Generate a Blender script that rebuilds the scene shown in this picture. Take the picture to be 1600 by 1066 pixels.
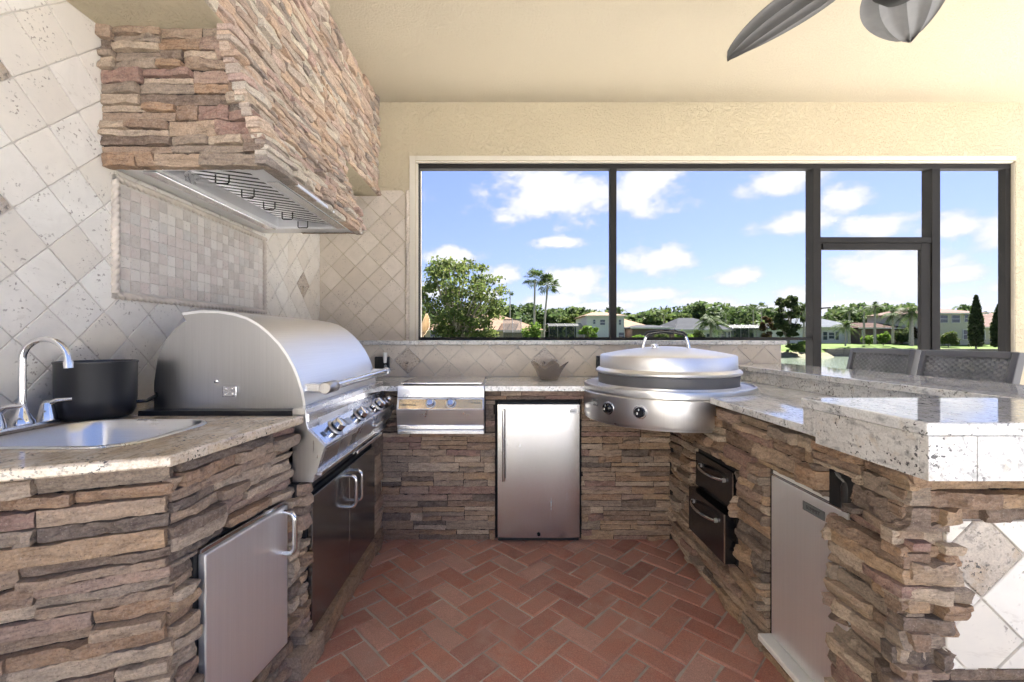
import bpy, bmesh, math, random
import numpy as np
from mathutils import Matrix, Vector
R = math.radians
for _o in list(bpy.data.objects): bpy.data.objects.remove(_o)
SC = bpy.context.scene
COL = SC.collection
# ------------------------------------------------------------------ camera
F, CX, CY, EYE = 670.0, 788.0, 529.0, 1.25
cam = bpy.data.cameras.new('camera'); camo = bpy.data.objects.new('camera', cam); COL.objects.link(camo)
cam.sensor_width = 36; cam.lens = 36 * F / 1600
cam.shift_x = (800 - CX) / 1600; cam.shift_y = (CY - 533) / 1600
cam.clip_start = .02; cam.clip_end = 3000
camo.location = (0, 0, EYE); camo.rotation_euler = (R(90), 0, 0)
SC.camera = camo
def PX(px, py, Y): return ((px - CX) / F * Y, Y, EYE - (py - CY) / F * Y)
# ------------------------------------------------------------------ light
SUN_EL, SUN_DIR = R(52), Vector((.66, .75))
SKY_STR, EXPO = .05, 2.86
w = bpy.data.worlds.new('World'); SC.world = w; w.use_nodes = True
nt = w.node_tree; N = nt.nodes; LK = nt.links; N.clear()
out = N.new('ShaderNodeOutputWorld'); bg = N.new('ShaderNodeBackground'); bg.inputs[1].default_value = SKY_STR
sky = N.new('ShaderNodeTexSky'); sky.sky_type = 'NISHITA'; sky.sun_disc = False
sky.sun_elevation = SUN_EL; sky.sun_rotation = math.atan2(SUN_DIR.x, SUN_DIR.y); sky.air_density = 1.0; sky.dust_density = .3; sky.ozone_density = 2.5
tc = N.new('ShaderNodeTexCoord')
def wmath(op, a, b=None, c=None):
    n = N.new('ShaderNodeMath'); n.operation = op
    for i, v in enumerate((a, b, c)):
        if v is None: continue
        if isinstance(v, (int, float)): n.inputs[i].default_value = v
        else: LK.new(v, n.inputs[i])
    return n.outputs[0]
def wnoise(scale, zs, det, rough, off):
    m = N.new('ShaderNodeMapping'); m.inputs['Scale'].default_value = (scale, scale, scale * zs); m.inputs['Location'].default_value = off
    LK.new(tc.outputs['Generated'], m.inputs[0])
    n = N.new('ShaderNodeTexNoise'); n.inputs['Scale'].default_value = 1; n.inputs['Detail'].default_value = det; n.inputs['Roughness'].default_value = rough
    LK.new(m.outputs[0], n.inputs[0]); return n.outputs[0]
n1 = wnoise(11, 1.8, 10, .62, (3.1, 1.2, .4)); n2 = wnoise(2.2, 2.0, 3, .5, (7.3, 2.2, 5.4)); n3 = wnoise(30, 1.4, 5, .6, (1, 2, 3))
dens = wmath('ADD', wmath('MULTIPLY', n1, 1.05), wmath('MULTIPLY', n2, .30))
dens = wmath('ADD', dens, wmath('MULTIPLY', wmath('SUBTRACT', n3, .5), .30))
blobs = [(870,300,120,46),(1010,285,55,48),(1215,288,60,26),(1322,312,45,24),(1240,348,60,20),(1365,352,55,20),(1030,408,64,24),(1160,432,44,20),
         (1385,425,80,46),(712,402,50,16),(782,430,36,20),(905,438,56,24),(872,380,46,10),(1495,352,44,26),(1556,362,36,34),(1490,432,34,18),(1010,462,80,12),(1240,460,44,16),(1570,450,34,14),(760,462,40,14),(860,470,70,13),(940,478,60,10),(1090,470,60,13),(1180,482,60,10),(1330,478,60,12),(1500,470,50,14),(690,455,40,12)]
acc = None
for (bx, by, rx, ry) in blobs:
    d = Vector(((bx - CX) / F, 1, (CY - by) / F)); L = d.length; d.normalize()
    m = N.new('ShaderNodeMapping'); s = F * L
    m.inputs['Scale'].default_value = (s / rx / 1.35, s / rx / 1.35, s / ry / 1.35)
    m.inputs['Location'].default_value = (-d.x * s / rx / 1.35, -d.y * s / rx / 1.35, -d.z * s / ry / 1.35)
    LK.new(tc.outputs['Generated'], m.inputs[0])
    ln = N.new('ShaderNodeVectorMath'); ln.operation = 'LENGTH'; LK.new(m.outputs[0], ln.inputs[0])
    v = wmath('MAXIMUM', wmath('SUBTRACT', 1.0, ln.outputs['Value']), 0.0)
    acc = v if acc is None else wmath('MAXIMUM', acc, v)
dens = wmath('ADD', dens, wmath('MULTIPLY', wmath('SUBTRACT', acc, .20), .55))
mr = N.new('ShaderNodeMapRange'); mr.interpolation_type = 'SMOOTHSTEP'
mr.inputs['From Min'].default_value = .63; mr.inputs['From Max'].default_value = .90; LK.new(dens, mr.inputs[0])
shade = N.new('ShaderNodeMapRange'); shade.inputs['From Min'].default_value = .68; shade.inputs['From Max'].default_value = .98
shade.inputs['To Min'].default_value = .78; shade.inputs['To Max'].default_value = 1.05; LK.new(dens, shade.inputs[0])
CLOUD = 3.2
cc = N.new('ShaderNodeVectorMath'); cc.operation = 'SCALE'; cc.inputs[0].default_value = (CLOUD * .96, CLOUD * .975, CLOUD * 1.03); LK.new(shade.outputs[0], cc.inputs['Scale'])
tint = N.new('ShaderNodeVectorMath'); tint.operation = 'MULTIPLY'; tint.inputs[1].default_value = (.78, .655, .78); LK.new(sky.outputs[0], tint.inputs[0])
mx = N.new('ShaderNodeMix'); mx.data_type = 'RGBA'
air = N.new('ShaderNodeMix'); air.data_type = 'RGBA'; air.inputs[0].default_value = .6; LK.new(tint.outputs[0], air.inputs[6]); air.inputs[7].default_value = (.80, 1.25, 2.5, 1)
LK.new(wmath('MULTIPLY', mr.outputs[0], .95), mx.inputs[0]); LK.new(air.outputs[2], mx.inputs[6]); LK.new(cc.outputs[0], mx.inputs[7])
LK.new(mx.outputs[2], bg.inputs[0]); LK.new(bg.outputs[0], out.inputs[0])
sl = bpy.data.lights.new('sun', 'SUN'); slo = bpy.data.objects.new('sun', sl); COL.objects.link(slo)
sl.energy = 5; sl.angle = R(.5); sl.color = (1, .965, .915)
sd = Vector((SUN_DIR.x * math.cos(SUN_EL), SUN_DIR.y * math.cos(SUN_EL), math.sin(SUN_EL)))
slo.rotation_euler = sd.to_track_quat('Z', 'Y').to_euler(); slo.location = (6, 8, 12)
SC.view_settings.view_transform = 'Standard'; SC.view_settings.look = 'None'; SC.view_settings.gamma = 1
SC.view_settings.exposure = EXPO
SC.render.engine = 'CYCLES'
cy = SC.cycles; cy.use_denoising = True; cy.max_bounces = 7; cy.diffuse_bounces = 4; cy.glossy_bounces = 3; cy.use_adaptive_sampling = True; cy.adaptive_threshold = .06; cy.adaptive_min_samples = 24; cy.transparent_max_bounces = 16
cy.caustics_reflective = False; cy.caustics_refractive = False; cy.sample_clamp_indirect = 6

# ------------------------------------------------------------------ materials
MATS = {}
class NT:
    def __init__(s, name):
        s.m = bpy.data.materials.new(name); s.m.use_nodes = True; s.t = s.m.node_tree; s.n = s.t.nodes; s.l = s.t.links
        s.b = s.n['Principled BSDF']; s.o = s.n['Material Output']; s.c = s.n.new('ShaderNodeTexCoord'); s.oi = s.n.new('ShaderNodeObjectInfo')
    def set(s, k, v):
        if isinstance(v, (int, float, tuple)): s.b.inputs[k].default_value = (v + (1,) if isinstance(v, tuple) and len(v) == 3 else v)
        else: s.l.new(v, s.b.inputs[k])
    def coord(s, scale=(1, 1, 1), rnd=True, rot=(0, 0, 0)):
        m = s.n.new('ShaderNodeMapping'); m.inputs['Scale'].default_value = scale; m.inputs['Rotation'].default_value = rot
        if rnd:
            a = s.n.new('ShaderNodeVectorMath'); a.operation = 'MULTIPLY_ADD'
            cb = s.n.new('ShaderNodeCombineXYZ'); 
            for i in range(3): s.l.new(s.oi.outputs['Random'], cb.inputs[i])
            s.l.new(cb.outputs[0], a.inputs[0]); a.inputs[1].default_value = (31, 57, 83); s.l.new(s.c.outputs['Object'], a.inputs[2])
            s.l.new(a.outputs[0], m.inputs[0])
        else: s.l.new(s.c.outputs['Object'], m.inputs[0])
        return m.outputs[0]
    def noise(s, vec, scale, det=4, rough=.55, dist=0):
        n = s.n.new('ShaderNodeTexNoise'); n.inputs['Scale'].default_value = scale; n.inputs['Detail'].default_value = det
        n.inputs['Roughness'].default_value = rough; n.inputs['Distortion'].default_value = dist; s.l.new(vec, n.inputs[0]); return n.outputs[0]
    def voro(s, vec, scale, out='Distance', feat='F1', rnd=1):
        n = s.n.new('ShaderNodeTexVoronoi'); n.feature = feat; n.inputs['Scale'].default_value = scale; n.inputs['Randomness'].default_value = rnd
        s.l.new(vec, n.inputs[0]); return n.outputs[out]
    def ramp(s, fac, stops, interp='LINEAR'):
        r = s.n.new('ShaderNodeValToRGB'); e = r.color_ramp.elements; r.color_ramp.interpolation = interp
        while len(e) < len(stops): e.new(.5)
        for el, (p, c) in zip(e, stops):
            el.position = p; el.color = (c, c, c, 1) if isinstance(c, (int, float)) else c + (1,)
        s.l.new(fac, r.inputs[0]); return r.outputs[0]
    def mix(s, fac, a, b, mode='MIX'):
        m = s.n.new('ShaderNodeMix'); m.data_type = 'RGBA'; m.blend_type = mode
        for i, v in ((0, fac), (6, a), (7, b)):
            if isinstance(v, tuple): m.inputs[i].default_value = v + (1,)
            elif isinstance(v, (int, float)): m.inputs[i].default_value = v
            else: s.l.new(v, m.inputs[i])
        return m.outputs[2]
    def math(s, op, a, b=0.0):
        n = s.n.new('ShaderNodeMath'); n.operation = op
        for i, v in enumerate((a, b)):
            if isinstance(v, (int, float)): n.inputs[i].default_value = v
            else: s.l.new(v, n.inputs[i])
        return n.outputs[0]
    def bump(s, h, strength=.5, dist=.01, prev=None):
        b = s.n.new('ShaderNodeBump'); b.inputs['Strength'].default_value = strength; b.inputs['Distance'].default_value = dist
        s.l.new(h, b.inputs['Height'])
        if prev is not None: s.l.new(prev, b.inputs['Normal'])
        s.l.new(b.outputs[0], s.b.inputs['Normal']); return b.outputs[0]
    def done(s, key): MATS[key] = s.m; return s.m

def mat_plain(key, col, rough=.5, metal=0., var=.06, spec=.5, bump=0., bs=60):
    t = NT(key); v = t.coord()
    f = t.noise(v, 6, 4)
    t.set('Base Color', t.mix(t.ramp(f, [(.3, 0.), (.7, 1.)]), tuple(c * (1 - var) for c in col), tuple(min(1, c * (1 + var)) for c in col)))
    t.set('Roughness', rough); t.set('Metallic', metal); t.set('Specular IOR Level', spec)
    if bump: t.bump(t.noise(v, bs, 4), bump, .004)
    return t.done(key)
def mat_steel(key, col=(.60, .60, .61), rough=.25, axis=0, br=1.0, smudge=.10):
    t = NT(key); sc = [2.2, 2.2, 2.2]
    for i in range(3):
        if i != axis: sc[i] = 260
    v = t.coord(tuple(sc), False); g = t.noise(v, 1, 3, .6)
    s = t.noise(t.coord(), 5, 4, .6, .4)
    t.set('Base Color', t.mix(.14, col, t.ramp(g, [(.3, (.45, .45, .45)), (.7, (.8, .8, .8))])))
    t.set('Metallic', 1.0)
    t.set('Roughness', t.math('ADD', t.math('MULTIPLY', s, smudge * 2), t.math('ADD', t.math('MULTIPLY', g, .05), rough - .025 - smudge)))
    t.bump(g, .06 * br, .002); return t.done(key)
def mat_stone(key, stops, dark=1.0):
    t = NT(key); v = t.coord()
    base = t.ramp(t.oi.outputs['Random'], stops, 'CONSTANT')
    big = t.noise(v, 9, 5, .6, .3)
    col = t.mix(t.ramp(big, [(.36, 0.), (.66, .32)]), base, (.30 * dark, .235 * dark, .185 * dark))
    n2_ = t.noise(v, 5, 5, .65, .6)
    col = t.mix(t.ramp(n2_, [(.58, 0.), (.72, .42)]), col, (.17 * dark, .145 * dark, .135 * dark))
    col = t.mix(t.ramp(t.noise(v, 48, 5, .7, .4), [(.40, .0), (.62, .5)]), col, t.mix(.5, base, (.48, .40, .33)))
    fine = t.noise(v, 130, 4, .7)
    bed = t.noise(t.coord((1, 1, 5)), 13, 6, .7, .6); col = t.mix(.6, col, t.ramp(bed, [(.34, (.45, .43, .42)), (.5, (1, 1, 1)), (.68, (1.35, 1.3, 1.22))]), 'MULTIPLY')
    col = t.mix(.36, col, t.ramp(fine, [(.33, (.30, .30, .30)), (.5, (.95, .95, .95)), (.66, (1.45, 1.42, 1.38))]), 'MULTIPLY')
    sp = t.noise(v, 210, 2, .5); col = t.mix(t.ramp(sp, [(.62, 0.), (.70, .5)]), col, (.09, .07, .06)); col = t.mix(t.ramp(sp, [(.26, .35), (.36, 0.)]), col, (.64, .56, .47))
    t.set('Base Color', col); t.set('Roughness', .88); t.set('Specular IOR Level', .25)
    h = t.math('ADD', t.noise(t.coord((1, 1, 1.6)), 60, 9, .78, .2), t.math('MULTIPLY', t.noise(v, 190, 3, .6), .4))
    t.bump(h, .9, .006); return t.done(key)
STOPS = [(0, (.43, .315, .222)), (.10, (.27, .178, .122)), (.20, (.50, .395, .295)), (.29, (.19, .136, .104)), (.37, (.37, .255, .20)), (.46, (.43, .29, .178)),
         (.56, (.31, .245, .19)), (.64, (.37, .232, .142)), (.74, (.31, .185, .15)), (.79, (.53, .42, .315)), (.88, (.125, .096, .080)), (.93, (.35, .25, .178))]
mat_stone('ledge_stone', STOPS)
mat_stone('ledge_stone_lit', [(p, (min(.62, c[0] * 1.05 + .16), min(.56, c[1] * 1.05 + .15), min(.5, c[2] * 1.08 + .14))) for p, c in STOPS])  # same stone as the rest, brighter light on hood and soffit put into colour
mat_plain('mortar', (.022, .018, .015), .95, bump=.6)
mat_plain('dark_gap', (.012, .011, .011), .8)
def mat_trav(key, a, b, c, spot=.5):
    t = NT(key); v = t.coord()
    base = t.ramp(t.oi.outputs['Random'], [(0, a), (.5, b), (1, c)])
    cl = t.noise(v, 7, 6, .62, .8)
    col = t.mix(t.ramp(cl, [(.38, 0.), (.7, .5)]), base, tuple(x * .80 for x in b))
    vein = t.noise(t.coord((1, 1, 3), True, (0, .5, 0)), 10, 6, .7, 1.5)
    col = t.mix(t.ramp(vein, [(.60, 0.), (.70, .35)]), col, (.50, .44, .37))
    pit = t.noise(v, 85, 3, .5); pm = t.ramp(t.noise(v, 9, 3, .6), [(.48, 0.), (.60, 1.)])
    pits = t.math('MULTIPLY', t.ramp(pit, [(.60, 0.), (.66, 1.)]), pm)
    col = t.mix(t.math('MULTIPLY', pits, spot), col, (.25, .205, .165))
    t.set('Base Color', col); t.set('Roughness', .55); t.set('Specular IOR Level', .35)
    hh = t.math('SUBTRACT', t.math('MULTIPLY', t.noise(v, 22, 4), .4), pits)
    t.bump(hh, .35, .004); return t.done(key)
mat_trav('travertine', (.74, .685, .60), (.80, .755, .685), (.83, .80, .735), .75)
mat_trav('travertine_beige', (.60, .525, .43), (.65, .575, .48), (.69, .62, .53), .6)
def mat_mosaic():
    t = NT('mosaic'); v = t.coord()
    base = t.ramp(t.oi.outputs['Random'], [(0, (.54, .475, .41)), (.14, (.60, .515, .455)), (.3, (.66, .60, .53)), (.5, (.58, .54, .485)), (.62, (.69, .635, .565)), (.76, (.50, .445, .39)), (.84, (.63, .54, .48)), (.93, (.72, .67, .60))], 'CONSTANT')
    col = t.mix(t.ramp(t.noise(v, 30, 5, .65, .5), [(.35, 0.), (.7, .5)]), base, (.70, .66, .61))
    pit = t.ramp(t.noise(v, 120, 3), [(.63, 0.), (.69, 1.)])
    t.set('Base Color', t.mix(t.math('MULTIPLY', pit, .6), col, (.3, .26, .23))); t.set('Roughness', .6)
    t.bump(t.noise(v, 60, 4), .3, .003); t.done('mosaic')
mat_mosaic()
mat_plain('grout', (.60, .56, .50), .9, bump=.3)
mat_plain('grout_dark', (.36, .30, .25), .95, bump=.3)
mat_plain('rope_stone', (.60, .53, .45), .65, var=.2, bump=.3)
def mat_granite(key, base, mid, streak, warm, rough=.045):
    t = NT(key); v = t.coord((1, 1, 1), False)
    vs = t.coord((1, .45, 1), False, (0, 0, .5))
    cl = t.noise(vs, 16, 6, .62, .5)
    col = t.mix(t.ramp(cl, [(.36, 0.), (.64, 1.)]), base, mid)
    c2 = t.noise(vs, 45, 5, .65, .4)
    col = t.mix(t.ramp(c2, [(.52, 0.), (.66, .8)]), col, streak)
    c3 = t.noise(v, 22, 4, .6)
    col = t.mix(t.ramp(c3, [(.56, 0.), (.70, .7)]), col, warm)
    sp = t.noise(v, 95, 3, .6); blk = t.math('MULTIPLY', t.ramp(sp, [(.575, 0.), (.62, 1.)]), t.ramp(t.noise(v, 14, 3), [(.42, .15), (.62, 1.)]))
    col = t.mix(blk, col, (.035, .033, .034))
    gr = t.noise(v, 210, 2, .6)
    col = t.mix(.3, col, t.ramp(gr, [(.35, (.55, .55, .55)), (.65, (1.2, 1.2, 1.2))]), 'MULTIPLY')
    t.set('Base Color', col); t.set('Roughness', rough); t.set('IOR', 1.62)
    t.bump(t.noise(v, 12, 2), .015, .001); return t.done(key)
mat_granite('granite', (.80, .80, .79), (.65, .65, .645), (.35, .36, .37), (.66, .61, .55))
mat_granite('granite_tan', (.68, .59, .475), (.56, .44, .31), (.33, .25, .18), (.58, .42, .26), .08)
mat_granite('granite_accent', (.56, .49, .41), (.40, .34, .28), (.20, .17, .15), (.46, .34, .23), .3)
mat_granite('granite_rough', (.74, .725, .70), (.58, .56, .535), (.28, .275, .27), (.60, .52, .43), .38)
def mat_stucco(key, col, sc, st):
    t = NT(key); v = t.coord((1, 1, 1), False)
    n = t.noise(v, sc, 5, .6, .8); f = t.noise(v, 1.3, 3)
    t.set('Base Color', t.mix(t.ramp(f, [(.3, 0.), (.7, 1.)]), tuple(c * .95 for c in col), col)); t.set('Roughness', .9); t.set('Specular IOR Level', .2)
    t.bump(t.ramp(n, [(.40, 0.), (.56, 1.)]), st, .006); return t.done(key)
mat_stucco('stucco', (.555, .485, .345), 40, .8)
mat_stucco('stucco_ceiling', (.535, .475, .36), 70, .6)
mat_stucco('stucco_trim', (.66, .62, .53), 50, .35)
def mat_brick():
    t = NT('paver'); v = t.coord()
    base = t.ramp(t.oi.outputs['Random'], [(0, (.47, .20, .14)), (.2, (.54, .27, .20)), (.4, (.42, .165, .115)), (.6, (.56, .32, .25)), (.8, (.32, .125, .095)), (1, (.51, .235, .165))])
    big = t.noise(v, 11, 5, .65)
    col = t.mix(t.ramp(big, [(.40, 0.), (.72, .6)]), base, (.44, .29, .235))
    sp = t.noise(v, 260, 3, .6)
    col = t.mix(.45, col, t.ramp(sp, [(.34, (.45, .45, .45)), (.55, (1, 1, 1)), (.7, (1.45, 1.4, 1.35))]), 'MULTIPLY')
    gp = t.n.new('ShaderNodeNewGeometry'); st = t.noise(gp.outputs['Position'], 3.2, 6, .68, .6)
    col = t.mix(t.ramp(st, [(.54, 0.), (.70, .32)]), col, (.17, .095, .07)); col = t.mix(t.ramp(st, [(.30, .4), (.44, 0.)]), col, (.50, .37, .30))
    lime = t.math('MULTIPLY', t.ramp(t.noise(v, 40, 4, .7), [(.62, 0.), (.68, 1.)]), t.ramp(t.noise(v, 5, 3), [(.55, 0.), (.66, 1.)]))
    col = t.mix(t.math('MULTIPLY', lime, .5), col, (.55, .46, .42))
    t.set('Base Color', col); t.set('Roughness', t.ramp(big, [(.3, .5), (.7, .75)])); t.set('Specular IOR Level', .35)
    t.bump(t.math('ADD', sp, t.math('MULTIPLY', t.noise(v, 40, 4), .8)), .4, .004); t.done('paver')
mat_brick()
mat_plain('paver_sand', (.42, .36, .30), .95, var=.3, bump=.6, bs=200)
mat_plain('bounce_deck', (.72, .71, .69), .8, var=.1)
mat_plain('low_bounce_floor', (.22, .20, .18), .7, var=.15)  # floor colour darkened to cut sun bounce onto the ceiling
mat_plain('bounce_stone', (.46, .44, .41), .8, var=.12)
mat_steel('steel', (.70, .70, .71), axis=0, rough=.3); mat_steel('steel_y', (.70, .70, .71), axis=1, rough=.28); mat_steel('steel_z', (.76, .76, .765), axis=2, rough=.32)
mat_steel('steel_door', (.90, .90, .90), .38, 2, .7, .08); MATS['steel_door'].node_tree.nodes['Principled BSDF'].inputs['Metallic'].default_value = .78
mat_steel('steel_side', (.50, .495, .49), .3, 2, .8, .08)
mat_steel('steel_fridge', (.66, .66, .66), .25, 2, .25, .05)
mat_steel('steel_lid', (.90, .90, .90), .42, 1, 1.0, .06)
mat_steel('steel_dark_reflect', (.27, .285, .30), .2, 2, .5, .05)  # plain stainless with its dark reflections put into the base colour
mat_steel('steel_bright', (.72, .72, .73), .16, 1, .3, .04)
mat_plain('chrome', (.80, .80, .81), .06, 1.0, .01)
mat_plain('black_plastic', (.018, .018, .019), .38, bump=.02)
mat_plain('black_gloss', (.012, .012, .013), .12)
mat_plain('pot_black', (.020, .021, .024), .34, var=.1)
mat_plain('drawer_black', (.014, .013, .013), .2, spec=.6)
mat_plain('bronze', (.020, .019, .018), .65, var=.1, spec=.2)
mat_plain('bronze_light', (.13, .12, .11), .38, var=.1)
mat_plain('gold_reflection', (.78, .56, .30), .26, 1.0, .08)  # warm reflection on the control strip painted as its metal colour
mat_plain('white_plastic', (.82, .81, .78), .35)
mat_plain('charcoal', (.13, .13, .135), .45, var=.1)
mat_plain('wicker', (.20, .205, .215), .45, var=.3)
mat_plain('fan_blade', (.10, .098, .096), .5, var=.2, bump=.15)
mat_plain('ink', (.03, .03, .03), .5)
mat_plain('badge', (.16, .17, .17), .4)
mat_plain('badge_silver', (.45, .46, .47), .35, .6)
def mat_glass(key, col, alpha, rough=.12):
    t = NT(key); t.set('Base Color', col); t.set('Roughness', rough); t.set('Transmission Weight', alpha); t.set('IOR', 1.45); return t.done(key)
mat_glass('smoke_glass', (.56, .50, .45), .8)
def mat_screen(key, op, col=(.03, .03, .03)):
    t = NT(key); tr = t.n.new('ShaderNodeBsdfTransparent'); ms = t.n.new('ShaderNodeMixShader'); ms.inputs[0].default_value = op
    t.set('Base Color', col); t.set('Roughness', .8)
    t.l.new(tr.outputs[0], ms.inputs[1]); t.l.new(t.b.outputs[0], ms.inputs[2]); t.l.new(ms.outputs[0], t.o.inputs[0]); return t.done(key)
mat_screen('screen_mesh', .05); mat_screen('screen_dense', .55)
def mat_leaf(key, a, b, c, tr=.35):
    t = NT(key); v = t.coord((1, 1, 1), False)
    f = t.noise(v, .9, 4, .7); g = t.n.new('ShaderNodeNewGeometry')
    r = t.math('ADD', t.math('MULTIPLY', g.outputs['Random Per Island'], .6), t.math('MULTIPLY', f, .5))
    col = t.ramp(r, [(.15, a), (.5, b), (.9, c)])
    t.set('Base Color', col); t.set('Roughness', .65); t.set('Specular IOR Level', .08)
    tl = t.n.new('ShaderNodeBsdfTranslucent'); t.l.new(col, tl.inputs[0]); ms = t.n.new('ShaderNodeMixShader'); ms.inputs[0].default_value = tr
    t.l.new(t.b.outputs[0], ms.inputs[1]); t.l.new(tl.outputs[0], ms.inputs[2]); t.l.new(ms.outputs[0], t.o.inputs[0]); return t.done(key)
mat_leaf('leaf_oak', (.04, .062, .018), (.085, .118, .032), (.17, .18, .06), .45)
mat_leaf('leaf_bright', (.06, .10, .015), (.10, .17, .025), (.17, .24, .05))
mat_leaf('leaf_dark', (.018, .032, .010), (.04, .058, .018), (.075, .085, .03), .4)
mat_leaf('leaf_mid', (.035, .058, .014), (.065, .095, .022), (.12, .14, .04))
mat_leaf('leaf_red', (.035, .018, .010), (.07, .035, .016), (.06, .07, .02))
mat_leaf('leaf_palm', (.025, .045, .014), (.05, .08, .024), (.10, .12, .04))
mat_leaf('leaf_far', (.03, .052, .02), (.055, .085, .03), (.10, .125, .045), .45)
mat_plain('bark', (.20, .165, .125), .9, var=.3, bump=.6, bs=8)
mat_plain('palm_bark', (.30, .26, .215), .9, var=.25, bump=.5, bs=6)
mat_plain('dry_wood', (.56, .43, .28), .7, var=.2, bump=.3)
def mat_roof(key, col):
    t = NT(key); v = t.coord((1, 1, 1), False)
    wv = t.n.new('ShaderNodeTexWave'); wv.bands_direction = 'Z'; wv.inputs['Scale'].default_value = 1.1; wv.inputs['Distortion'].default_value = .6; t.l.new(v, wv.inputs[0])
    n = t.noise(v, 1.4, 5, .7)
    t.set('Base Color', t.mix(t.ramp(n, [(.3, 0.), (.7, 1.)]), tuple(c * .78 for c in col), tuple(c * 1.12 for c in col))); t.set('Roughness', .95); t.set('Specular IOR Level', .04)
    t.bump(wv.outputs[0], .5, .1); return t.done(key)
mat_roof('roof_tan', (.20, .135, .095)); mat_roof('roof_grey', (.040, .042, .047)); mat_roof('roof_brown', (.055, .034, .028)); mat_roof('roof_tile', (.145, .10, .085)); mat_roof('roof_blue', (.085, .092, .105))
mat_plain('wall_white', (.52, .49, .45), .85); mat_plain('wall_cream', (.58, .54, .45), .85); mat_plain('wall_pink', (.46, .35, .27), .85); mat_plain('wall_tan', (.40, .36, .265), .85); mat_plain('wall_brown', (.13, .085, .065), .85)
mat_plain('window_glass', (.04, .05, .06), .08, 0, .1, .8)
def mat_grass(key, a, b, c):
    t = NT(key); v = t.coord((1, 1, 1), False)
    n = t.noise(v, .25, 6, .65); n_ = t.noise(v, 5, 4, .7)
    col = t.mix(.5, t.ramp(n, [(.3, a), (.5, b), (.75, c)]), t.ramp(n_, [(.3, a), (.7, b)]))
    t.set('Base Color', col); t.set('Roughness', .9); t.set('Specular IOR Level', .1); t.bump(n_, .6, .1); return t.done(key)
mat_grass('grass', (.042, .072, .008), (.060, .098, .012), (.085, .112, .02)); mat_grass('bank', (.12, .108, .06), (.16, .14, .085), (.07, .085, .03))
def mat_water():
    t = NT('water'); v = t.coord((.35, 1, 1), False)
    t.set('Base Color', (.11, .135, .10)); t.set('Roughness', .12); t.set('Specular IOR Level', .5)
    t.bump(t.noise(v, 1.6, 4, .6), .35, .12); t.done('water')
mat_water()
mat_plain('wall_block', (.20, .16, .125), .9, var=.35, bump=.5)

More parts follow.
